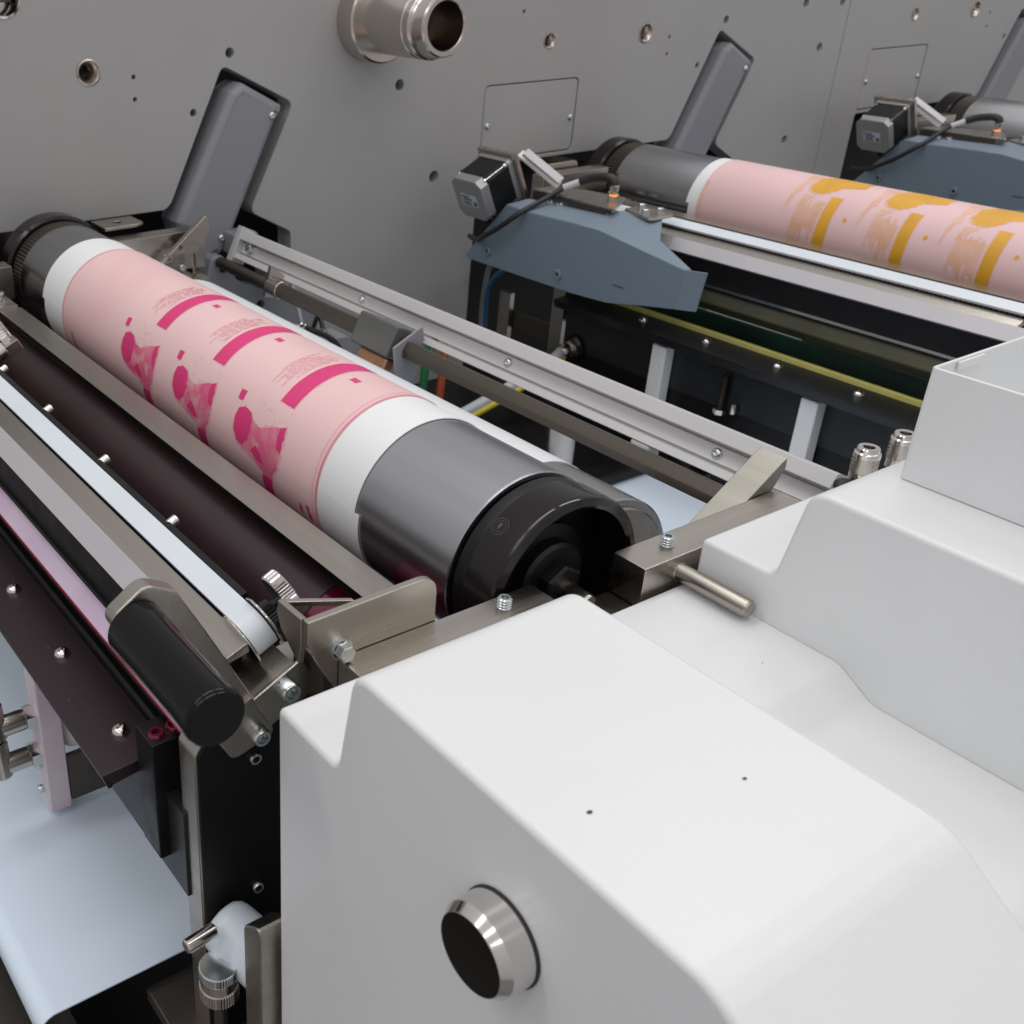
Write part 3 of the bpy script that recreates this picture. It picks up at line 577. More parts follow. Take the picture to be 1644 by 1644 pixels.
dup(cb, (D, 0, 0), None, 'long flat steel bar running beside the amber plate cylinder')
a2 = dup(an, (D, 0, 0), None, 'dark olive ink roller lying under the bar of the amber unit')
for c in a2.children:
    if c.name.startswith(('roller_body', 'inked_end')):
        c.data = c.data.copy(); c.data.materials[0] = M['anilox2']
# ================================================================== INK CARRIAGES (units one and two)
BR = V(4.144, 0, -5.468)                    # right upper edge of the belt
def bp(s, t): p = BR + WV*s + NV*t; return (p.x, p.z)
def belt_drive(dx, label, near):
    t = thing('belt_drive', label, 'belt drive', (3.9+dx, 12, -5.9), 'toothed belt drives')
    def sh(pts): return [(x+dx, z) for x, z in pts]
    y0, y1 = 7.18, 18.6 if near else 17.75
    r = 0.215; bw = 0.226
    # belt as one closed loop round both pulleys
    bm = bmesh.new(); path = []
    n = 20
    for i in range(n+1): a = PI/2 - PI*0 + PI*i/n; path.append((y0-r*math.sin(PI*i/n), r*math.cos(PI*i/n)))
    for i in range(n+1): path.append((y1+r*math.sin(PI*i/n), -r*math.cos(PI*i/n)))
    c = BR + V(dx, 0, 0) - NV*r
    rings = []
    for (yy, tt), k in zip(path, range(len(path))):
        q = path[k]; cy = y0 if k <= n else y1
        nrm = Vector((q[0]-cy, q[1])).normalized()
        ring = []
        for s, d in ((-bw, 0), (0, 0), (0, -0.045), (-bw, -0.045)):
            y_, t_ = q[0]+nrm.x*d, q[1]+nrm.y*d
            p = c + WV*s + NV*t_; ring.append(bm.verts.new((p.x, y_, p.z)))
        rings.append(ring)
    for A, B in zip(rings, rings[1:]+rings[:1]):
        for i in range(4): bm.faces.new((A[i], A[(i+1) % 4], B[(i+1) % 4], B[i]))
    b = finish(bm, 'belt', 'belt', t, smooth=50)
    # teeth under the upper run
    bm = bmesh.new(); y = y0+0.05
    while y < y1-0.03:
        bb = box_bm(-bw-0.003, -0.01, y, y+0.045, r-0.085, r-0.043, 0.0, 1, frame(c, WV, YA, NV)); me = bpy.data.meshes.new('t'); bb.to_mesh(me); bb.free(); bm.from_mesh(me); bpy.data.meshes.remove(me)
        y += 0.085
    finish(bm, 'belt_teeth', 'belt_teeth', b, smooth=0, kind='stuff')
    if near:
        for s0, s1 in ((0.012, 0.035), (-bw-0.035, -bw-0.012)):
            lathe('pulley_flange', ring_prof(0.06, 0.275, s0, s1, 0.006), c+V(0, y0, 0), WV, 'chrome', t, n=64, closed=True)
        finish(knurl_bm(0.172, -bw+0.01, -0.01, c+V(0, y0, 0), WV, 20, 0.03, 0.005), 'pulley', 'chrome', t)
        finish(knurl_bm(0.145, 0.04, 0.17, c+V(0, y0+0.02, 0), WV, 26, 0.014, 0.02), 'hub_nut', 'black', t)
        finish(knurl_bm(0.22, 0.27, 0.41, c+V(0, y0+0.16, 0), WV, 46, 0.010, 0.015), 'thumb_knob', 'chrome', t)
        lathe('knob_stem', cyl_prof(0.05, 0.1, 0.3, 0.005), c+V(0, y0+0.09, 0), WV, 'black', t, n=16)
    if near:
        kc = V(4.50, 14.6, -5.24)
        finish(knurl_bm(0.21, 0.10, 0.22, kc+V(-0.1, 0.45, -0.02), WV, 30, 0.03, 0.01), 'thumb_knob', 'chrome', t)
        lathe('knob_collar', cyl_prof(0.17, -0.02, 0.10), kc+V(-0.06, 0.22, 0), WV, 'chrome', t, n=32)
        finish(box_bm(-0.16, 0.12, -0.10, 0.12, -0.12, 0.06, 0.015, 2, frame(kc, WV, YA, NV)), 'knob_block', 'nickel', t)
        lathe('knob_foot', cyl_prof(0.12, -0.40, -0.10), kc, WV, 'chrome', t, n=24)
    # backing bars
    loft_y('carrier_bar', sh([bp(0.012, -0.03), bp(0.08, -0.045), bp(0.08, -0.36), bp(-0.22, -0.36), bp(-0.22, -0.14), bp(0.012, -0.14)]), 7.45 if near else 8, y1-0.35, 'black', t, w=0.01)
    loft_y('base_strip', sh([(3.95, -5.645), (3.725, -5.735), (3.735, -5.80), (3.96, -5.75)]), 6.95 if near else 8, y1-0.2, 'bar_y', t, w=0.008)
    for y in ((12.67, 10.87, 9.1, 14.4) if near else ()):
        p = BR + WV*0.075 - NV*0.10; put('peg', 'peg', (p.x+dx, y, p.z), WV, t)
    return t
def chamber(dx, label, blade, ye):
    t = thing('ink_chamber', label, 'ink chamber', (3.7+dx, 12, -7.0), 'ink chambers')
    def sh(pts): return [(x+dx, z) for x, z in pts]
    loft_y('cover_strip', sh([(3.728, -5.728), (3.556, -5.950), (3.60, -5.985), (3.775, -5.765)]), 7.2, ye, 'gray_strip', t, w=0.006)
    loft_y('body', sh([(3.60, -5.985), (3.61, -6.52), (3.70, -6.72), (3.66, -6.98), (4.2, -6.98), (4.3, -6.2), (3.775, -5.80)]), 7.25, ye-0.1, 'black', t, w=0.01)
    loft_y('doctor_blade', sh([(3.625, -6.565), (3.455, -6.765), (3.50, -6.90), (3.70, -6.70)]), 7.3, ye-0.2, blade, t, w=0.008)
    loft_y('blade_top_strip', sh([(3.575, -6.45), (3.565, -6.50), (3.60, -6.50), (3.61, -6.45)]), 7.3, ye-0.2, 'chrome' if blade != 'blade_pink' else 'black', t, w=0.006)  # chrome strip added as the highlight along the olive blade's top; black otherwise
    loft_y('blade_seal', sh([(3.453, -6.768), (3.447, -6.785), (3.49, -6.91), (3.50, -6.90)]), 7.3, ye-0.2, 'red_ink' if blade == 'blade_pink' else 'blade_olive', t)
    return t
def ink_tray(dx, label, ink, y0, ye, ys):
    t = thing('ink_tray', label, 'ink tray', (3.3+dx, 12, -8.6), 'ink trays')
    def sh(pts): return [(x+dx, z) for x, z in pts]
    tp = loft_y('tray_plate', sh([(2.84, -7.53), (3.59, -7.475), (3.59, -7.60), (2.92, -7.70)]), y0, ye, 'tray' if ink == 'black' else 'tray_dark', t, w=0.012)
    loft_y('tray_side', sh([(3.33, -7.62), (3.33, -8.74), (3.46, -8.74), (3.46, -7.62)]), min(y0, 7.22), ye, 'tray_dark', t, w=0.01)
    loft_y('tray_lip', sh([(2.85, -7.56), (2.90, -7.72), (2.94, -7.72), (2.95, -7.68)]), y0, ye, 'tray_dark', t, w=0.004)
    loft_y('trough', sh([(3.60, -7.62), (3.66, -8.3), (4.86, -8.3), (5.0, -7.5), (4.86, -7.5), (4.7, -8.1), (3.8, -8.1), (3.76, -7.62)]), y0+0.1, ye, 'green_dark' if ink == 'yellow_ink' else 'black', t, w=0.01)
    loft_y('ink_lip', sh([(3.605, -7.62), (3.60, -7.395), (3.64, -7.375), (3.72, -7.39), (3.72, -7.62)]), y0+0.1, ye, ink, t, w=0.01)
    for y in ys: put('button', 'screw', (3.28+dx, y, -7.498), (-0.07, 0, 1), tp, 1.0)
    return t
belt_drive(0, 'white toothed belt on a pulley with a knurled knob, nearest at left', True)
belt_drive(D, 'white toothed belt in front of the amber-printed cylinder', False)
chamber(0, 'ink chamber with a pale grey strip and pink-stained blade, at left', 'blade_pink', 19.0)
chamber(D, 'ink chamber with a pale grey strip and olive blade, before the amber cylinder', 'blade_olive', 17.9)
tr1 = ink_tray(0, 'dark burnished ink tray with chrome screws at lower left', 'black', 8.05, 19.3, [8.56, 10.2, 11.85, 13.5, 15.15])
tr2 = ink_tray(D, 'black ink tray with a yellow ink lip in the middle distance', 'yellow_ink', 7.6, 17.25, [8.35, 10.0, 11.68, 13.35, 15.0])
loft_y('front_apron', [(3.36+D, -8.75), (3.40+D, -12.5), (3.56+D, -12.5), (3.48+D, -8.75)], 7.6, 17.2, 'black', tr2, w=0.01)
# end block of the tray in unit one, with two inked screws
eb = thing('end_block', 'black end block with two magenta-inked screws below the grip', 'block', (3.7, 7.7, -9))
box('block', 3.21, 3.62, 7.58, 7.98, -8.47, -6.97, 'black', eb, w=0.02)
put('magenta', 'screw', (3.325, 7.72, -7.02), (0, 0, 1), eb, 0.95); put('magenta', 'screw', (3.52, 7.74, -7.02), (0, 0, 1), eb, 0.95)
rn = random.Random(9)
for c_ in tr1.children:
    if c_.name.startswith('tray_plate'):
        for i in range(10):
            x, y, r = rn.uniform(3.0, 3.5), rn.uniform(8.3, 14), rn.uniform(0.008, 0.022)
            b = lathe_bm([(0, 0.004), (r*0.8, 0.003), (r, -0.004)], (x, y, -7.53+(x-2.84)/0.75*0.055), (-0.07, 0, 1), 9)
            for v in b.verts: v.co.y = y+(v.co.y-y)*rn.uniform(1.0, 1.3)
            finish(b, 'ink_drop', 'magenta_ink', c_)
        break
# plastic posts under the trays
def post(dx, y, m, label, group, bolts=True):
    t = thing('support_post', label, 'post', (3.17+dx, y+0.2, -10.3), group)
    b = box_bm(3.03+dx, 3.33+dx, y, y+0.36, -10.28, -7.8, 0.03, 3); finish(b, 'post_body', m, t)
    if bolts:
        for z in (-9.55, -9.95): put('cap_small', 'screw', (3.03+dx, y+0.18, z), (-1, 0, 0), t, 1.0)
    return t
post(0, 10.68, 'plastic_pink', 'pink-stained white plastic post by the chrome elbows at lower left', 'support posts')
post(D, 10.55, 'plastic', 'white plastic post behind the rail, nearer the couplings', 'support posts', False)
post(D, 14.10, 'plastic', 'white plastic post behind the rail, farther from the couplings', 'support posts', False)
pb_ = thing('post_bracket', 'brown steel bracket joining the pink-stained post to the tray', 'bracket', (3.9, 10.7, -10.2))
box('plate', 3.34, 4.6, 10.70, 10.78, -10.2, -9.45, 'dark_bar', pb_, w=0.015)
lathe('air_cylinder', cyl_prof(0.16, -9.45, -8.2), (3.55, 10.98, 0), (0, 0, 1), 'plastic', pb_, n=24)
for i, (zz, yy) in enumerate(((-8.75, 10.86), (-9.35, 10.86))):
    e = thing('elbow_fitting', ('upper' if i == 0 else 'lower')+' chrome elbow fitting left of the pink-stained post', 'pipe fitting', (2.6, yy, zz-0.2), 'elbow fittings')
    lathe('nut', [(0, 0.0), (0.17, 0.0), (0.17, 0.13), (0, 0.13)], (3.03, yy, zz), (-1, 0, 0), 'chrome', e, n=6)
    lathe('barrel', cyl_prof(0.135, 0.12, 0.46, 0.02), (3.03, yy, zz), (-1, 0, 0), 'nickel', e, n=28)
    lathe('elbow', cyl_prof(0.145, -0.15, 0.34, 0.03), (2.52, yy, zz), (0, 0.2, 1), 'nickel', e, n=28)
    lathe('release_ring', cyl_prof(0.10, 0.33, 0.42, 0.02), (2.52, yy, zz), (0, 0.2, 1), 'rubber', e, n=24)
# yellow unit: threaded stud with nut on the apron
st = thing('threaded_stud', 'small threaded stud with a nut hanging on the black tray front', 'stud', (3.3+D, 12.6, -9.3))
finish(join(*[lathe_bm([(0.06, -0.03*i), (0.075, -0.03*i-0.01), (0.06, -0.03*i-0.03)], (3.22+D, 12.69, -8.0), (0, 0, 1), 16) for i in range(24)]), 'thread', 'dark_bar', st)
lathe('nut', [(0, -0.82), (0.13, -0.82), (0.13, -0.72), (0, -0.72)], (3.22+D, 12.69, -8.0), (0, 0, 1), 'chrome', st, n=6)
lathe('ball', [(0, -0.08), (0.06, -0.05), (0.08, 0), (0.06, 0.16), (0, 0.18)], (3.24+D, 12.4, -8.68), (0, 0, 1), 'chrome', st, n=16)

# ================================================================== LEVER, SIDE PLATE AND LOWER PIECES (unit one)
lv = thing('lever_handle', 'black lever grip on a brushed steel arm, pointing at the viewer', 'handle', (3.6, 6.8, -6.75))
lp = rnd([(x*1.046, z*1.046) for x, z in ((2.47, -4.60), (2.79, -4.385), (3.04, -4.52), (3.28, -4.97), (3.95, -6.32), (3.50, -6.45), (3.22, -5.95), (2.62, -4.95))], [0.13, 0.16, 0.10, 0.1, 0.1, 0.1, 0.2, 0.15], 7)
prism('arm', lp, 0.17, XZ(6.76), 'bar_y', lv, w=0.02, res=3)
gb = lathe_bm([(0, 0.0), (0.235, 0.0), (0.25, 0.02), (0.238, 0.5), (0.238, 1.1), (0.246, 1.30), (0.240, 1.335), (0.222, 1.36), (0, 1.36)], (2.80, 6.755, -4.95), (0, -1, 0), 64)
finish(gb, 'grip', 'grip', lv)
put('cap', 'screw', (3.90, 6.76, -6.50), (0, -1, 0), lv, 1.05)
spn = thing('side_plate', 'thick steel side plate with black face left of the white housing', 'side plate', (4, 7, -14))
spts = rnd([(3.36, -13.5), (3.36, -6.72), (3.48, -6.52), (3.72, -6.42), (3.78, -6.15), (4.7, -6.05), (5.0, -6.6), (5.0, -13.5)], [0, 0.12, 0.12, 0.12, 0.1, 0.1, 0.1, 0])
prism('plate', spts, 0.33, XZ(6.97), 'bar_y', spn, w=0.02, res=3)
prism('black_face', rnd([(3.385, -13.4), (3.385, -6.74), (3.50, -6.55), (3.75, -6.45), (3.82, -6.19), (4.7, -6.1), (4.95, -6.7), (4.95, -13.4)], [0, 0.12, 0.12, 0.12, 0.1, 0.1, 0.1, 0]), 0.03, XZ(6.945), 'black', spn, w=0.008)
for zz in (-6.98, -8.70):
    lathe('screw_shade_ring', ring_prof(0.085, 0.115, -0.01, 0.012, 0.004), (3.98, 6.945, zz), (0, -1, 0), 'black', spn, n=32, closed=True); put('cap_small', 'screw', (3.98, 6.99, zz), (0, -1, 0), spn, 1.2)  # black ring paints in the shade around each recessed screw
# bracket of the pulley with its socket screw
bk = thing('pulley_bracket', 'folded steel bracket with a slotted socket screw under the belt pulley', 'bracket', (4.0, 6.6, -6.2))
finish(box_bm(-0.30, 0.20, 6.74, 7.40, -0.05, 0.0, 0.012, 2, frame((BR.x-0.02, 0, BR.z-0.5), WV, YA, NV)), 'bracket_top', 'bar_x', bk)
finish(box_bm(-0.30, 0.28, 6.70, 6.75, -0.40, 0.012, 0.012, 2, frame((BR.x-0.02, 0, BR.z-0.5), WV, YA, NV)), 'bracket_face', 'bar_x', bk)
finish(box_bm(-0.42, -0.30, 6.72, 7.3, -0.02, 0.04, 0.012, 2, frame((BR.x-0.02, 0, BR.z-0.5), WV, YA, NV)), 'bracket_lip', 'bar_y', bk)
put('cap', 'screw', (4.17, 6.70, -6.05), (0, -1, 0), bk, 1.15)
box('bracket_foot', 4.45, 4.75, 6.5, 7.0, -6.6, -5.8, 'dark_bar', bk, w=0.03)
# white roller, plates and knurled knob at the bottom
wl = thing('white_guide_roller', 'white plastic guide roller low down between the steel plates', 'roller', (3.55, 6.3, -9.0))
lathe('roller_body', [(0, 0), (0.17, 0.005), (0.24, 0.035), (0.285, 0.09), (0.30, 0.17), (0.315, 0.82), (0, 0.82)], (3.48, 6.86, -8.80), (0.34, -1, -0.26), 'plastic_blue', wl, n=64)
lathe('pin', cyl_prof(0.075, 0.0, 0.34, 0.015), (3.28, 6.55, -8.52), (-1, -0.1, -0.02), 'chrome', wl, n=24)
kn = thing('knurled_knob', 'small knurled steel knob under the white guide roller', 'knob', (3.3, 6.4, -9.6))
finish(knurl_bm(0.20, -9.28, -9.10, (3.23, 6.42, 0), (0, 0, 1), 44, 0.008, 0.015), 'knob_rim', 'nickel', kn)
lathe('knob_neck', cyl_prof(0.185, -9.11, -8.97, 0.01), (3.23, 6.42, 0), (0, 0, 1), 'nickel', kn, n=40)
finish(knurl_bm(0.195, -8.98, -8.86, (3.23, 6.42, 0), (0, 0, 1), 44, 0.008, 0.012), 'knob_rim', 'zinc', kn)
lathe('knob_stud', cyl_prof(0.07, -10.8, -9.26), (3.23, 6.42, 0), (0, 0, 1), 'dark_bar', kn, n=20)
ep = thing('edge_plate', 'upright steel plate with rounded top hugging the white housing', 'steel plate', (3.4, 5.9, -13))
prism('plate', rnd([(5.72, -13), (5.72, -7.70), (6.02, -7.95), (6.02, -13)], [0, 0.12, 0.14, 0]), 0.3, YZ(3.30), 'bar_y', ep, w=0.02)
lp_ = thing('deck_plate', 'brown steel deck plate at the lower left corner under the web edge', 'steel plate', (0, 10, -13))
box('plate', -4, 2.6, 6.2, 19, -12.9, -12.6, 'dark_bar', lp_, w=0.03)
fp = thing('base_plate', 'brown steel base plate below the paper web', 'steel plate', (4, 6.8, -11.2))
box('plate', 3.05, 6.0, 5.95, 7.92, -10.9, -10.7, 'dark_bar', fp, w=0.02)

# ================================================================== WHITE OPERATOR-SIDE HOUSING
def housing(name, x0, x1, label, prof, w=0.075):
    t = thing(name, label, 'machine housing', ((x0+x1)/2, 3, -13), 'white operator-side housing')
    bm = bmesh.new(); A = [bm.verts.new((x0, y, z)) for y, z in prof]; B = [bm.verts.new((x1, y, z)) for y, z in prof]
    bm.faces.new(A); bm.faces.new(B[::-1])
    n = len(prof)
    for i in range(n): bm.faces.new((A[i], A[(i+1) % n], B[(i+1) % n], B[i]))
    bmesh.ops.recalc_face_normals(bm, faces=bm.faces)
    # round the two side outlines only; the profile already carries its own fillets
    es = [e for e in bm.edges if len(e.link_faces) == 2 and any(len(f.verts) > 4 for f in e.link_faces)]
    bmesh.ops.bevel(bm, geom=es, offset=w, segments=4, affect='EDGES', profile=0.5, clamp_overlap=True)
    finish(bm, 'shell', 'white', t, smooth=40); return t
HP = rnd([(5.66, -13), (5.66, -5.29), (4.86, -5.29), (4.70, -4.34), (1.80, -4.34), (0.95, -4.93), (-0.2, -6.0), (-0.2, -13)], [0, 0.07, 0.10, 0.22, 0.45, 0.6, 0, 0], 8)
h1 = housing('housing_cover', 3.46, 5.44, 'white powder-coated housing cover with a round chrome knob, in front', HP)
h2 = housing('housing_cover', 8.36, 20.4, 'white powder-coated housing cover at right, carrying the open white box', HP)
CP = rnd([(5.70, -13), (5.70, -5.80), (4.05, -5.80), (3.68, -6.02), (1.85, -6.02), (1.0, -6.6), (-0.2, -7.6), (-0.2, -13)], [0, 0.03, 0.3, 0.3, 0.4, 0.6, 0, 0], 6)
h3 = housing('housing_channel', 5.445, 8.355, 'recessed white channel between the two white housing covers', CP, 0.004)
patch_specks = [(3.822, 2.928, 0.014), (4.778, 2.645, 0.011)]
for x, y, r in patch_specks:
    bm = lathe_bm([(0, 0.004), (r, 0.002), (r*1.05, -0.004)], (x, y, -4.34), (0, 0, 1), 9)
    for v in bm.verts: v.co.x = x+(v.co.x-x)*1.5
    finish(bm, 'paint_chip', 'speck', h1)
rn = random.Random(5)
for i in range(9):
    x, y, r = rn.uniform(5.9, 7.9), rn.uniform(2.2, 5.2), rn.uniform(0.004, 0.008)
    z = -5.80 if y > 4.1 else (-6.02 if y < 3.6 else None)
    if z: finish(lathe_bm([(0, 0.003), (r, 0.002), (r*1.1, -0.004)], (x, y, z), (0, 0, 1), 7), 'ink_speck', 'mag' if i % 2 else 'speck', h3)
kb = thing('round_knob', 'round chrome knob with a black cap on the white housing side', 'knob', (3.44, 3.11, -5.6))
ko = (3.46, 3.11, -5.285)
lathe('gasket', cyl_prof(0.318, -0.01, 0.022, 0.004), ko, (-1, 0, 0), 'rubber', kb, n=96)
lathe('knob_body', [(0, 0.02), (0.307, 0.02), (0.309, 0.03), (0.303, 0.19), (0.300, 0.196), (0.263, 0.252), (0.258, 0.256), (0.2, 0.256)], ko, (-1, 0, 0), 'chrome', kb, n=128, smooth=20)
lathe('knob_cap', [(0, 0.262), (0.250, 0.262), (0.257, 0.258), (0.257, 0.25)], ko, (-1, 0, 0), 'grip', kb, n=96)
# open-topped white box
ob = thing('open_box', 'open-topped white sheet metal box standing on the right housing cover', 'box', (10.8, 3, -4.33))
X0, X1, Y0, Y1, ZB, ZT, TW = 9.21, 12.6, 0.6, 4.43, -4.335, -3.29, 0.035
prism('box_wall', rnd([(X0, Y0), (X1, Y0), (X1, Y1), (X0, Y1)], 0.05, 5), ZT-ZB, XY(ZB), 'white', ob, holes=[rnd([(X0+TW, Y0+TW), (X1-TW, Y0+TW), (X1-TW, Y1-TW), (X0+TW, Y1-TW)], 0.03, 5)], w=0.010)
box('box_floor', X0+TW+0.004, X1-TW-0.004, Y0+TW+0.004, Y1-TW-0.004, ZB+0.02, ZB+0.06, 'white', ob, w=0.004)
box('inner_tab', 9.55, 9.95, Y1-TW-0.03, Y1-TW-0.004, ZT-0.09, ZT-0.012, 'white', ob, w=0.004)
# quick couplings standing on the ledge
def coupling(x, y, label):
    t = thing('quick_coupling', label, 'pipe coupling', (x, y, -5.29), 'quick couplings')
    o = (x, y, -5.29); q = 0.76
    lathe('foot', cyl_prof(0.15*q, 0, 0.10, 0.01), o, (0, 0, 1), 'rubber', t, n=40)
    lathe('barrel', [(0.10*q, 0.08), (0.165*q, 0.08), (0.165*q, 0.185), (0.172*q, 0.19)], o, (0, 0, 1), 'chrome', t, n=48)
    # diamond knurling
    bm = bmesh.new(); n, k = 36, 8; R = []
    for j in range(k+1):
        h = 0.19+0.17*j/k; R.append([bm.verts.new((o[0]+(0.16*q+(0.016 if (i+j) % 2 == 0 else 0))*math.cos(2*PI*i/n), o[1]+(0.16*q+(0.016 if (i+j) % 2 == 0 else 0))*math.sin(2*PI*i/n), o[2]+h)) for i in range(n)])
    for A, B in zip(R, R[1:]):
        for i in range(n): bm.faces.new((A[i], A[(i+1) % n], B[(i+1) % n], B[i]))
    finish(bm, 'knurled_sleeve', 'nickel', t, smooth=8)
    lathe('collar', [(r_*q, h_) for r_, h_ in ((0.165, 0.36), (0.176, 0.363), (0.176, 0.41), (0.165, 0.42), (0.150, 0.425), (0.150, 0.46), (0.138, 0.472), (0.080, 0.472), (0.075, 0.46), (0.065, 0.32), (0, 0.32))], o, (0, 0, 1), 'chrome', t, n=48)
    return t
coupling(10.66, 5.50, 'chrome knurled quick coupling nearer the gusset'); coupling(11.32, 5.50, 'chrome knurled quick coupling half hidden by the white box')
gm = thing('cable_grommet', 'dark rubber grommet at the foot of the first coupling', 'grommet', (10.55, 5.5, -5.29))
lathe('grommet_body', cyl_prof(0.10, 0, 0.12, 0.03), (10.44, 5.54, -5.29), (0, 0, 1), 'rubber', gm, n=24)

# ================================================================== FAR END OF UNITS TWO AND THREE: COVER, MOTOR, SENSOR
def blue_cover(dx, label):
    t = thing('carriage_cover', label, 'sheet metal cover', (17.3+dx, 16, -6.95), 'blue-grey carriage covers')
    pts = [(19.40, -6.86), (18.15, -5.46), (17.45, -5.50), (15.43, -5.46), (15.05, -5.51), (13.16, -5.77), (13.29, -6.56), (14.2, -6.72), (14.94, -6.87), (15.92, -6.92), (19.26, -6.93)]
    pts = rnd(pts, [0.05, 0.15, 0.1, 0, 0.1, 0.0, 0.0, 0.3, 0.3, 0, 0.05])
    m = prism('side_sheet', pts, 0.05, YZ(17.2+dx), 'blue', t, w=0.012)
    # end sheet folded round the near end
    bm = bmesh.new()
    q = [(17.215, 13.16, -5.77), (17.30, 12.74, -5.74), (17.30, 12.84, -6.51), (17.215, 13.29, -6.56)]
    a = [bm.verts.new((x+dx, y, z)) for x, y, z in q]; bm.faces.new(a); solid(bm, 0.04)
    finish(bm, 'end_sheet', 'blue', t)
    # top sheet: a strip folded along the upper edge
    bm = bmesh.new(); top = [(19.0, -6.42, 0.3), (18.15, -5.455, 0.6), (17.45, -5.49, 0.8), (16.1, -5.46, 0.95), (15.95, -5.46, 1.5), (15.15, -5.50, 1.5), (14.85, -5.54, 1.15), (14.4, -5.60, 0.62), (13.16, -5.765, 0.10)]
    A = [bm.verts.new((17.21+dx, y, z)) for y, z, w in top]; B = [bm.verts.new((17.21+w+dx, y-0.05, z+0.10*min(1.4, w))) for y, z, w in top]
    for i in range(len(top)-1): bm.faces.new((A[i], A[i+1], B[i+1], B[i]))
    solid(bm, 0.04)
    finish(bm, 'top_sheet', 'blue', t, smooth=50)
    for y in (18.63, 16.37):
        lathe('rivet', [(0.045, -0.01), (0.10, 0.0), (0.115, 0.015), (0.105, 0.05), (0.055, 0.055), (0.045, 0.02), (0, 0.02)], (17.2+dx, y, -6.61), (-1, 0, 0), 'blue', t, n=28)
        lathe('rivet_core', [(0, 0.024), (0.044, 0.022)], (17.2+dx, y, -6.61), (-1, 0, 0), 'dark', t, n=16)
    bm = box_bm(17.192+dx, 17.2+dx, 14.55, 14.85, -6.475, -6.44, 0.002, 1); finish(bm, 'scuff', 'scuff', t)
    fz = thing('mounting_plate', 'small steel plate with zinc screws on the '+('farthest ' if dx > 1 else '')+'blue-grey cover end', 'plate', (18.85+dx, 15.6, -5.6), 'mounting plates')
    prism('plate', rnd([(18.25+dx, 15.02), (18.95+dx, 15.02), (19.12+dx, 15.2), (18.98+dx, 15.98), (18.55+dx, 16.0)], 0.08), 0.06, XY(-5.36), 'bar_x', fz, w=0.012)
    for x, y in ((18.80, 15.25), (18.46, 15.34), (18.78, 15.72)): put('hex', 'screw', (x+dx, y, -5.295), (0, 0, 1), fz, 0.72)
    return t
blue_cover(0, 'blue-grey sheet metal cover with two rivets and a scuff, in the middle distance')
blue_cover(D, 'blue-grey sheet metal cover behind the amber-printed cylinder')
def motor(dx, label):
    c = V(16.72+dx, 18.84, -5.42); h = 0.50           # rear cap centre, half side
    t = thing('stepper_motor', label, 'motor', tuple(c-NV*0.6), 'stepper motors')
    fr = frame(c, YA, NV, WV)
    def sq(a, ch): return [(-a+ch, -a), (a-ch, -a), (a, -a+ch), (a, a-ch), (a-ch, a), (-a+ch, a), (-a, a-ch), (-a, -a+ch)]
    prism('rear_cap', sq(h, 0.14), 0.24, fr, 'motor', t, w=0.02)
    prism('stator', [(-h+0.1, -h), (h-0.1, -h), (h-0.1, -h+0.05), (h-0.05, -h+0.05), (h-0.05, -h+0.1), (h, -h+0.1), (h, h-0.1), (h-0.05, h-0.1), (h-0.05, h-0.05), (h-0.1, h-0.05), (h-0.1, h), (-h+0.1, h), (-h, h-0.1), (-h, -h+0.1)], 0.62, fr@Matrix.Translation((0, 0, 0.24)), 'black', t, w=0.008)
    prism('front_flange', sq(h+0.02, 0.06), 0.14, fr@Matrix.Translation((0, 0, 0.86)), 'motor', t, w=0.012)
    prism('motor_mount', [(-h-0.12, -0.75), (h+0.12, -0.75), (h+0.12, h+0.1), (-h-0.12, h+0.1)], 0.10, fr@Matrix.Translation((0, 0, 1.002)), 'bar_x', t, w=0.012)
    for a in (-1, 1):
        for b in (-1, 1):
            p = c+YA*(a*(h-0.07))+NV*(b*(h-0.07))
            put('cap_small', 'screw', tuple(p+WV*0.86), -WV, t, 1.0)
            lathe('tie_rod', [(0.03, 0.2), (0.03, 0.87)], p, WV, 'chrome', t, n=8)
    prism('label_sticker', [(-0.27, -0.17), (0.25, -0.17), (0.25, 0.13), (-0.27, 0.13)], 0.006, frame(c-WV*0.005, -YA, NV, -WV), 'label', t)
    for (a0, a1, b0, b1, m) in ((-0.25, 0.02, 0.05, 0.10, 'label_blue'), (-0.22, 0.08, -0.02, 0.03, 'label_ink'), (-0.22, 0.03, -0.09, -0.05, 'label_ink'), (-0.22, 0.06, -0.14, -0.11, 'label_ink'), (0.12, 0.22, -0.14, -0.03, 'label_ink')):
        prism('label_mark', [(a0, b0), (a1, b0), (a1, b1), (a0, b1)], 0.003, frame(c-WV*0.0115, -YA, NV, -WV), m, t)
    # drive belt slanting down from the motor to the carriage
    d0 = V(18.12+dx, 18.84, -4.55); d1 = V(18.55+dx, 17.95, -5.16)
    dv = (d1-d0); ax = dv.normalized(); sd_ = (WV-ax*WV.dot(ax)).normalized(); nn = ax.cross(sd_)
    finish(box_bm(0, dv.length, -0.10, 0.10, -0.03, 0.03, 0.01, 2, frame(d0, ax, sd_, nn)), 'drive_belt', 'plastic', t)
    finish(box_bm(0.1, dv.length, -0.10, 0.10, 0.12, 0.2, 0.01, 2, frame(d0, ax, sd_, nn)), 'belt_guard', 'gray_strip', t)
    tube('motor_lead', [tuple(c-NV*0.45+WV*0.2), tuple(c-NV*0.75+WV*0.3), tuple(c-NV*1.0+WV*0.8+YA*0.6)], 0.09, 'cable', t)
    return t
motor(0, 'square silver and black stepper motor by the wall, nearer')
motor(D, 'square silver and black stepper motor by the wall, farther right')
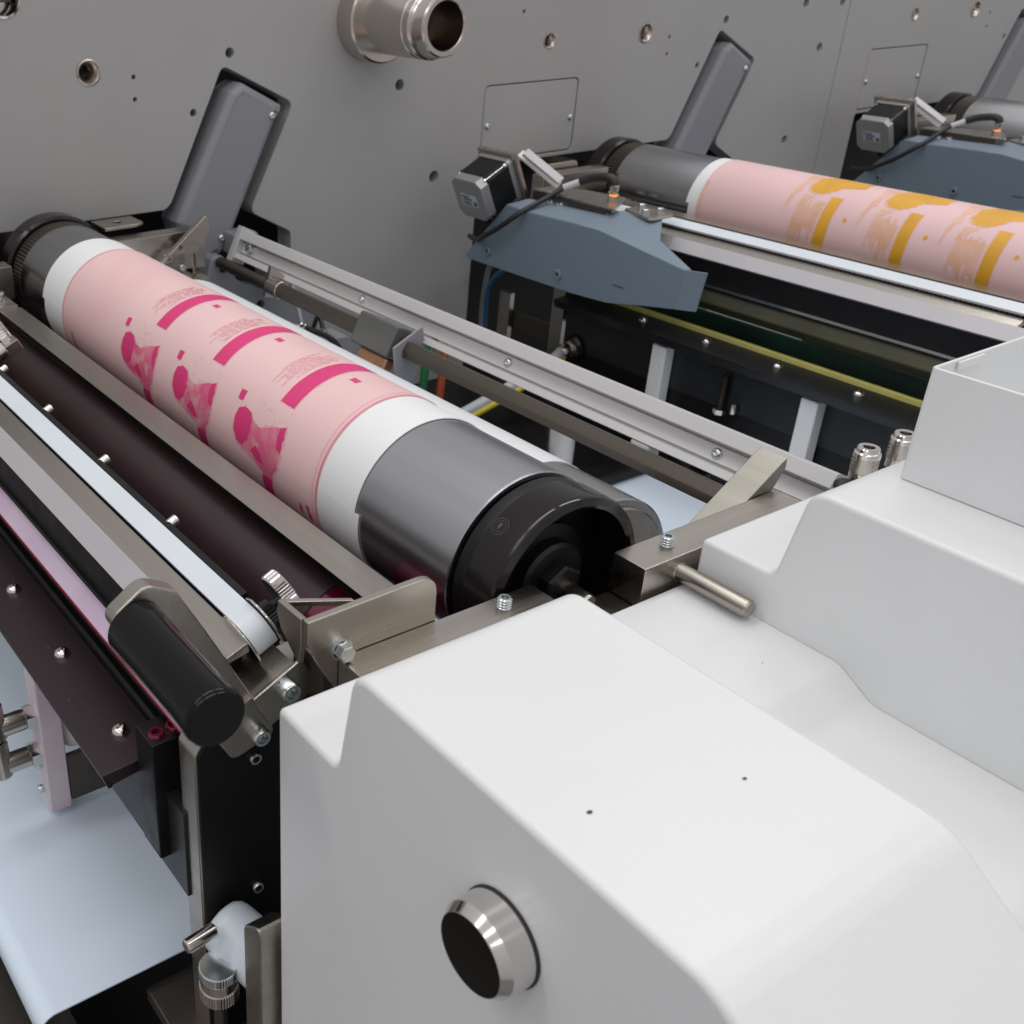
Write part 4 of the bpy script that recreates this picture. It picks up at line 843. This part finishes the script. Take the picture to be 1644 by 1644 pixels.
def sensor(dx, label):
    t = thing('cable_sensor', label, 'sensor', (19.2+dx, 17.5, -5.9), 'cable sensors')
    prism('sensor_bracket', [(18.0+dx, 18.2), (18.0+dx, 15.78), (18.97+dx, 16.33), (19.05+dx, 16.45), (18.9+dx, 17.4), (18.62+dx, 18.2)], 0.05, XY(-5.26), 'bar_x', t, w=0.01)
    box('bracket_flange', 18.0+dx, 18.06+dx, 16.05, 18.2, -5.60, -5.26, 'dark_bar', t, w=0.012)
    for y in (17.61, 17.31): put('hex', 'screw', (18.0+dx, y, -5.43), (-1, 0, 0), t, 0.75)
    o = (18.60+dx, 16.38, -5.21)
    lathe('sensor_nut', [(0, 0), (0.12, 0), (0.12, 0.08), (0, 0.08)], o, (0, 0, 1), 'nickel', t, n=6)
    lathe('sensor_barrel', cyl_prof(0.075, -0.32, 0.22), o, (0, 0, 1), 'chrome', t, n=24)
    lathe('sensor_light', ring_prof(0.05, 0.082, 0.09, 0.13, 0.004), o, (0, 0, 1), 'led', t, n=24, closed=True)
    finish(knurl_bm(0.10, 0.18, 0.32, o, (0, 0, 1), 22, 0.012, 0.01), 'coupling_nut', 'nickel', t)
    q = lambda x, y, z: (x+dx, y, z)
    tube('plug', [q(18.60, 16.38, -4.90), q(18.60, 16.44, -4.80), q(18.58, 16.62, -4.77), q(18.54, 16.98, -4.84), q(18.45, 17.22, -4.94)], 0.10, 'rubber', t, n=16)
    tube('cable_sleeve', [q(18.46, 17.20, -4.93), q(18.2, 17.47, -5.09)], 0.075, 'label', t, n=12)
    tube('cable', [q(18.22, 17.46, -5.08), q(17.85, 17.56, -5.27), q(17.1, 17.56, -5.50), q(16.92, 18.07, -5.93), q(16.95, 18.56, -6.22), q(17.25, 19.1, -6.45), q(17.6, 19.74, -6.55)], 0.062, 'cable', t, n=10)
    return t
sensor(0, 'black-cabled sensor with an amber light on a steel bracket, nearer'); sensor(D, 'black-cabled sensor with an amber light on a steel bracket, farther')
for k, lb in ((1, 'steel bearing bar by the wall beyond the amber-printed cylinder'), (2, 'steel bearing bar by the wall at the far right')):
    f2 = thing('far_bearing_bar', lb, 'steel bar', (5+k*D, 19.5, -6)); box('bar', 3.9+k*D, 6.05+k*D, 19.0, 19.4, -5.9, -5.2, 'bar_x', f2, w=0.02)
    prism('cap_plate', rnd([(4.25+k*D, -5.5), (5.55+k*D, -5.45), (5.48+k*D, -5.06), (4.25+k*D, -5.07)], 0.14), 0.08, XZ(19.5), 'bar_x', f2, w=0.01)
# steel uprights, hoses and cables below the cover of unit two
for i, (y, zt) in enumerate(((19.2, -8.0), (17.4, -7.2))):
    u = thing('steel_upright', 'brown steel upright under the blue-grey cover, '+('nearer the wall' if i == 0 else 'farther from the wall'), 'upright', (18.7, y+0.2, -13), 'steel uprights')
    box('flat_bar', 18.6, 18.75, y, y+0.38, -13, zt, 'bar_y', u, w=0.012); box('foot', 18.55, 18.95, y-0.05, y+0.43, -13.2, -12.95, 'dark_bar', u, w=0.01)
up = thing('tie_strip', 'dark steel strip tying the two uprights together', 'steel bar', (18.8, 18.5, -8.9)); box('strip', 18.76, 18.82, 17.5, 19.5, -8.9, -8.45, 'dark_bar', up, w=0.01)
gl = thing('cable_gland', 'nickel cable gland with a pale and yellow hose on the black tray front', 'cable gland', (18.5, 16.8, -8.9))
go = (18.55, 16.85, -8.66); gd = V(-1, 0.15, -0.18).normalized()
lathe('washer', cyl_prof(0.30, -0.05, 0.03), go, gd, 'black', gl, n=40); lathe('nut', [(0, 0.02), (0.23, 0.02), (0.23, 0.14), (0, 0.14)], go, gd, 'nickel', gl, n=6)
lathe('barrel', [(0, 0.13), (0.17, 0.13), (0.18, 0.18), (0.155, 0.2), (0.18, 0.25), (0.17, 0.36), (0.14, 0.42), (0, 0.42)], go, gd, 'nickel', gl, n=32)
g0 = V(*go)
tube('hose', [tuple(g0+gd*0.4), (17.6, 16.78, -8.87), (16.2, 17.03, -9.49), (14.9, 17.4, -10.05), (13.9, 17.9, -10.36)], 0.13, 'hose_clear', gl, n=14)
tube('wire', [tuple(g0+gd*0.4+V(0, -0.09, -0.1)), (17.6, 16.64, -8.97), (16.2, 16.89, -9.59), (14.9, 17.26, -10.13), (13.9, 17.76, -10.40)], 0.075, 'hose_yellow', gl, n=10)
for x, y, m, lb in ((15.0, 18.0, 'hose_green', 'green cable hanging beside the orange one behind the rail'), (15.4, 17.85, 'hose_orange', 'orange cable hanging behind the aluminium rail')):
    c_ = thing('hanging_cable', lb, 'cable', (x, y, -10.1)); tube('cable', [(x+0.1, y+0.1, -7.6), (x+0.02, y, -8.8), (x-0.03, y+0.05, -10.08)], 0.10, m, c_, n=10)
hb = thing('blue_hose', 'thin blue hose looping under the blue-grey cover by the wall', 'hose', (18.3, 19.8, -10.5))
tube('hose', [(18.6, 18.9, -7.3), (18.45, 19.4, -7.45), (18.4, 19.8, -8.0), (18.5, 19.9, -9.0), (18.6, 19.9, -10.4)], 0.06, 'cable_blue', hb)
hb2 = thing('grey_hose', 'grey hose and dark cable hanging by the wall edge under the cover', 'hose', (18.8, 20.6, -10.5))
tube('hose', [(18.7, 19.6, -7.2), (18.7, 20.1, -7.5), (18.75, 20.3, -8.1), (18.9, 20.5, -9.0), (19.0, 20.5, -10.5)], 0.07, 'cover', hb2)
bp_ = thing('drip_pan', 'black drip pan low behind the rails in front of the second unit', 'drip pan', (15.5, 16, -10.3))
box('pan', 13.6, 18.4, 13.6, 19.9, -10.38, -10.1, 'black', bp_, w=0.05)
lathe('drain_cup', cyl_prof(0.30, -10.1, -8.8, 0.02), (15.35, 14.0, 0), (0, 0, 1), 'nickel', bp_, n=40)
tb = thing('terminal_block', 'small grey terminal block with a blue cap beyond the white web edge', 'terminal block', (11.7, 17, -8))
box('block', 11.35, 12.0, 16.8, 17.4, -7.75, -7.15, 'cover', tb, w=0.03); box('blue_cap', 11.45, 11.75, 16.66, 16.8, -7.55, -7.25, 'cable_blue', tb, w=0.02); put('cap_small', 'screw', (11.6, 17.1, -7.15), (0, 0, 1), tb, 1.4)
tube('lead', [(11.7, 17.2, -7.2), (11.9, 17.7, -6.95), (12.3, 18.4, -7.3), (12.6, 19.2, -8.2)], 0.05, 'cable', tb)
cf = thing('chrome_fitting', 'little chrome pipe fitting beside the white web near the carriage', 'pipe fitting', (11.1, 17, -7.3))
lathe('body', cyl_prof(0.11, -0.25, 0.2, 0.02), (11.1, 17.2, -6.98), (0.4, -1, 0.3), 'nickel', cf, n=20); finish(knurl_bm(0.14, -0.05, 0.06, (11.1, 17.2, -6.98), (0.4, -1, 0.3), 14, 0.02, 0.01), 'ring', 'chrome', cf); tube('hose', [(11.18, 17.0, -6.92), (11.5, 16.6, -7.1), (12.0, 16.9, -7.9), (12.2, 17.6, -9.2)], 0.06, 'cable', cf)
rl_ = thing('status_light', 'tiny red indicator glowing in the dark chamber right of the blue-grey cover', 'indicator', (20.0, 13.4, -7.0))
box('lamp_holder', 19.86, 19.96, 13.3, 13.5, -7.1, -6.9, 'black', rl_, w=0.01); lathe('lens', [(0, 0.03), (0.025, 0.02), (0.03, 0)], (19.86, 13.4, -7.0), (-1, 0, 0), 'red_led', rl_, n=12)
